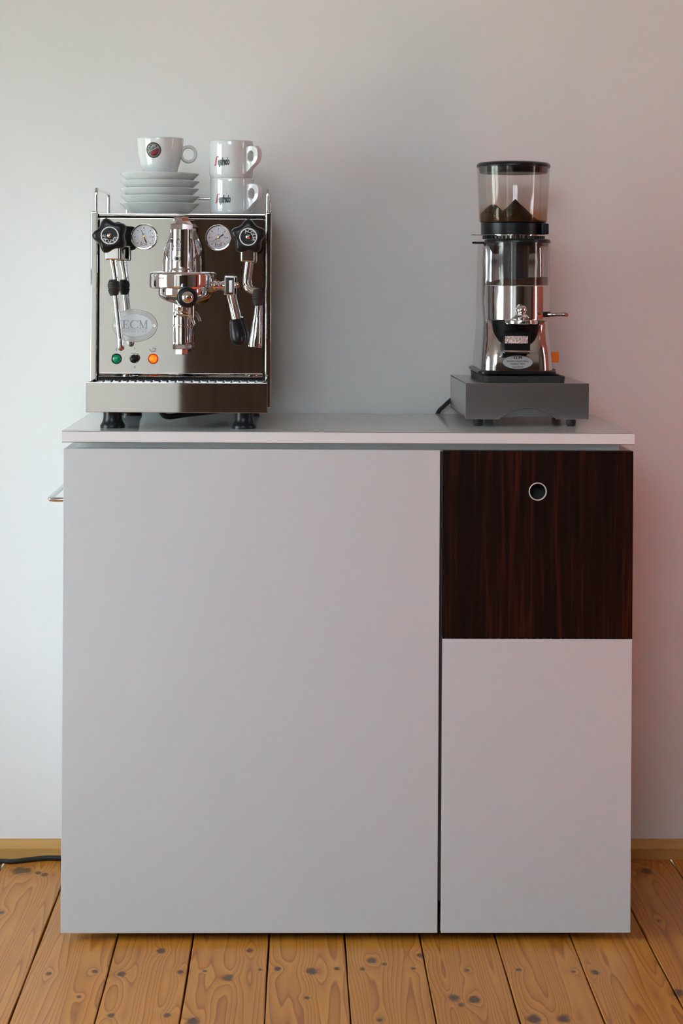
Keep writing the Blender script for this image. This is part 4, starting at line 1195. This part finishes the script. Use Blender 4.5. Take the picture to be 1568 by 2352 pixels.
# dark chute and throat behind the doser window
MB().lathe([(0, zd(664)), (Rg * .40, zd(664)), (Rg * .44, zd(565)), (0, zd(565))], (dx - .004, YD + .002, 0), (0, 0, 1), 32).build('chute', M['black_matt'], gr)
MB().box(dx - .020, dx + .050, YD + .030, YD + .034, zd(650), zd(565), .002).build('throat_plate', M['steel_side'], gr)
lidp = MB().lathe([(0, zd(548.5)), (Rg - .004, zd(549)), (Rg + .0005, zd(551)), (Rg + .0016, zd(554)), (Rg + .0016, zd(557.5)), (Rg - .0005, zd(558)), (Rg - .0032, zd(558)), (Rg - .0032, zd(566)), (Rg - .006, zd(566)), (0, zd(560))], (dx, YD, 0), (0, 0, 1), 64)
lidp.build('doser_lid', M['black'], gr)
# black dosing funnel and fork under the doser
fx, fy = at(1183, 760, .21).x, .214
mf = mpp(.21); zf = lambda py: at(1183, py, .16).z
MB().lathe([(0, zf(735)), (56 * mf, zf(735)), (56.2 * mf, zf(755)), (54.5 * mf, zf(770)), (51 * mf, zf(784)), (45.5 * mf, zf(793)), (38 * mf, zf(798)), (0, zf(799))], (fx, fy, 0), (0, 0, 1), 56).build('dosing_funnel', M['deep_black'], gr, smooth=50)
fc = at(1187, 800, .155)
MB().box(at(1157.5, 800, .15).x, at(1217, 800, .15).x, .146, .185, zf(812), zf(762), .003).build('fork_bracket', M['deep_black'], gr)
MB().cyl(at(1157, 806.5, .145), at(1224, 807.5, .145), 2.4 * mf, n=14).build('fork_pin', M['chrome'], gr)
cw = MB().box(at(1159.5, 780, .144).x, at(1212, 780, .144).x, .1435, .148, at(1185, 789, .144).z, at(1185, 771.5, .144).z, .0006)
cw.build('foil_plate', M['crinkled'], gr)
# tamper in front
YTm = .150
mt = mpp(YTm); zt = lambda py: at(1196, py, YTm).z; tx_ = at(1196.5, 735, YTm).x
MB().lathe([(0, zt(744)), (36.5 * mt, zt(744)), (38 * mt, zt(742.5)), (38 * mt, zt(736)), (36.5 * mt, zt(734)), (24 * mt, zt(732)), (17 * mt, zt(728)), (13 * mt, zt(723)), (9 * mt, zt(721)), (7.5 * mt, zt(719.5)), (0, zt(719.5))], (tx_, YTm, 0), (0, 0, 1), 56).build('tamper', M['chrome'], gr, smooth=40)
c = at(1196.5, 712.5, YTm)
MB().lathe([(0, -13 * mt), (5 * mt, -12 * mt), (9.2 * mt, -9.2 * mt), (12 * mt, -5 * mt), (13 * mt, 0), (12 * mt, 5 * mt), (9.2 * mt, 9.2 * mt), (5 * mt, 12 * mt), (0, 13 * mt)], c, (0, 0, 1), 36).build('tamper_knob', M['chrome'], gr, smooth=70)
# dosing lever on the right
a = at(1246, 722, .190); b = at(1264, 722.5, .190)
MB().box(a.x, b.x, .184, .197, a.z - 6 * md, a.z + 6 * md, .0015).build('lever_hub', M['black'], gr)
MB().tube([at(1258, 722.5, .188), at(1275, 722.5, .176), at(1290, 722, .166), at(1298, 722.5, .160), at(1301, 723.5, .156)], [4.6 * md, 4.8 * md, 4.8 * md, 5.2 * md, 4.6 * md], 18, smooth=4).build('dosing_lever', M['chrome'], gr)
# orange switch on the right flank
a, b = at(1268, 831.5, .26), at(1281.5, 808, .26)
MB().box(a.x - .004, b.x, .248, .274, a.z, b.z, .0016).build('power_switch', M['orange_plastic'], gr)
# oval maker's label
YLb = .1765
lc = at(1188.5, 832, YLb); mlb = mpp(YLb)
lb = oval(MB(), 36 * mlb, 16.6 * mlb, YLb, YLb + .0012, lc.x, lc.z, bev=.0002).build('maker_label', M['black_print'], gr, smooth=30)
tag(lb, 'oval metal label with dark lettering')
oval(MB(), 34.6 * mlb, 15.3 * mlb, YLb - .0002, YLb + .0008, lc.x, lc.z, bev=.0001).build('label_plate', M['label_metal'], lb, smooth=30)
tt = MB(); yl = YLb - .0004
def line(s, py, size, xs=1.0, shear=0.0, dup=0.0):
    c = at(1188.5, py, yl)
    tt.text(s, size, lambda u, v: Vector((c.x + u, yl, c.z + v)), xs=xs, shear=shear)
    if dup: tt.text(s, size, lambda u, v: Vector((c.x + u + dup, yl - .0001, c.z + v)), xs=xs, shear=shear)
line('ECM', 822, .0078, 1.0, 0, .0006)
line('Espresso-Company Milano', 829.3, .0041, .92, 0, .0002)
line('Heidelberg · Milano', 836, .0038, .92, 0, .0002)
line('Casa Speciale', 842.5, .0040, .95, .2, .0002)
a, b = at(1160, 832.4, yl), at(1218, 832.9, yl)
tt.add([(a.x, yl, a.z), (b.x, yl, a.z), (b.x, yl, b.z), (a.x, yl, b.z)], [(0, 1, 2, 3)])
tt.build('label_lettering', M['black_print'], lb, smooth=0, fix=False)

# hopper
YHo = .292
mo = mpp(YHo); hx_ = at(1178.5, 450, YHo).x
zh = lambda py: at(1178.5, py, YHo).z
# grinding collar: toothed ring and its lever
MB().lathe([(0, zh(551)), (68 * mo, zh(551)), (68 * mo, zh(540)), (0, zh(540))], (hx_ + .001, YHo, 0), (0, 0, 1), 60).build('adjustment_ring', M['chrome'], gr)
te = MB()
for k in range(44):
    a = 2 * PI * k / 44
    c, s = math.cos(a), math.sin(a)
    v0 = len(te.v)
    te.box(-.0012, .0022, -.0022, .0022, zh(549.5), zh(542))
    for i in range(v0, len(te.v)):
        v = te.v[i]; te.v[i] = Vector((hx_ + .001 + c * 69 * mo + v.x * c - v.y * s, YHo + s * 69 * mo + v.x * s + v.y * c, v.z))
te.build('ring_teeth', M['black'], gr, smooth=0)
MB().lathe([(0, zh(541.2)), (70.5 * mo, zh(541.2)), (70.5 * mo, zh(539.4)), (0, zh(539.4))], (hx_ + .001, YHo, 0), (0, 0, 1), 60).build('collar_washer', M['chrome'], gr)
a, b = at(1076, 541, .27), at(1134, 541, .27)
MB().box(a.x, b.x, .216, .226, a.z - .0008, a.z + .0008, .0004, 1).build('adjustment_lever', M['chrome_soft'], gr)
a, b = at(1084, 557.5, .262), at(1116, 557.5, .262)
MB().box(a.x, b.x, .256, .268, a.z - 2.4 * mo, a.z + 2.4 * mo, .001).build('shutter_lever', M['black'], gr)
col_ = MB().lathe([(0, zh(540)), (72.5 * mo, zh(540)), (73.5 * mo, zh(538.5)), (74.0 * mo, zh(514)), (72.5 * mo, zh(512)), (0, zh(512))], (hx_, YHo, 0), (0, 0, 1), 64)
col_.build('hopper_collar', M['black'], gr)
a, b = at(1240, 539, .262), at(1257, 514, .262)
MB().box(a.x, b.x, .240, .275, a.z, b.z, .002).build('collar_latch', M['black'], gr)
Rh = [(64, 513), (75.0, 513), (77.6, 509), (78.4, 500), (80, 470), (82.6, 420), (84.2, 384)]
prf = [(r * mo, zh(py)) for r, py in Rh]
prf += [((r - 2.2) * mo, zh(py)) for r, py in reversed(Rh[2:])] + [(72 * mo, zh(511)), (64 * mo, zh(511))]
MB().lathe(prf, (hx_, YHo, 0), (0, 0, 1), 80).build('hopper', M['hopper'], gr, smooth=40)
MB().lathe([(0, zh(372)), (60 * mo, zh(372.5)), (79 * mo, zh(374.5)), (83.5 * mo, zh(377.5)), (85.0 * mo, zh(381)), (84.6 * mo, zh(384.5)), (82.0 * mo, zh(385)), (79.5 * mo, zh(386)), (78.0 * mo, zh(397)), (76.0 * mo, zh(398.5)), (0, zh(398))], (hx_, YHo, 0), (0, 0, 1), 72).build('hopper_lid', M['black'], gr)
def hill(x, y):
    # two mounds and an almost bare right side
    a = .031 * math.exp(-(((x + .62) / .40) ** 2 + ((y + .05) / .65) ** 2))
    b = max(0.0, .0405 - .060 * math.hypot(x - .02, (y + .40) * .9))
    return .0035 + max(a, b) + .0012 * wob(x * 4, y * 4)
bn = heap(hx_, YHo, 75.2 * mo, zh(511), hill, 'bean_heap', M['beans'], n=64, rings=24)  # beans heaped in the hopper
bn['kind'] = 'stuff'
# power cord behind the box
qx = at(1007, 945, .494).x
MB().tube([at(1046, 908, .462), at(1031, 922, .470), at(1018, 934, .482), Vector((qx, .4925, WT + .004)), Vector((qx - .007, .4975, WT - .02)), Vector((qx - .012, .499, WT - .09)), Vector((qx - .014, .499, WT - .30))], .0042, 12, smooth=5).build('power_cord', M['black_matt'], gr)

# ------------------------------------------------------------------ cable on the floor
fc_ = [on_floor(-60, 1981, .0048), on_floor(0, 1978, .0048), on_floor(30, 1978.5, .0048), on_floor(70, 1974, .0048), on_floor(105, 1970, .0048), on_floor(140, 1968, .0048), on_floor(200, 1968, .0048)]
fc_ = [Vector((p.x, min(p.y, WY1 - .021 - .0052), p.z)) for p in fc_]
cb = MB().tube(fc_, .0048, 14, smooth=6).build('power_cable', M['black_matt'], None)
tag(cb, 'black power cable lying on the floor along the skirting', 'cable')
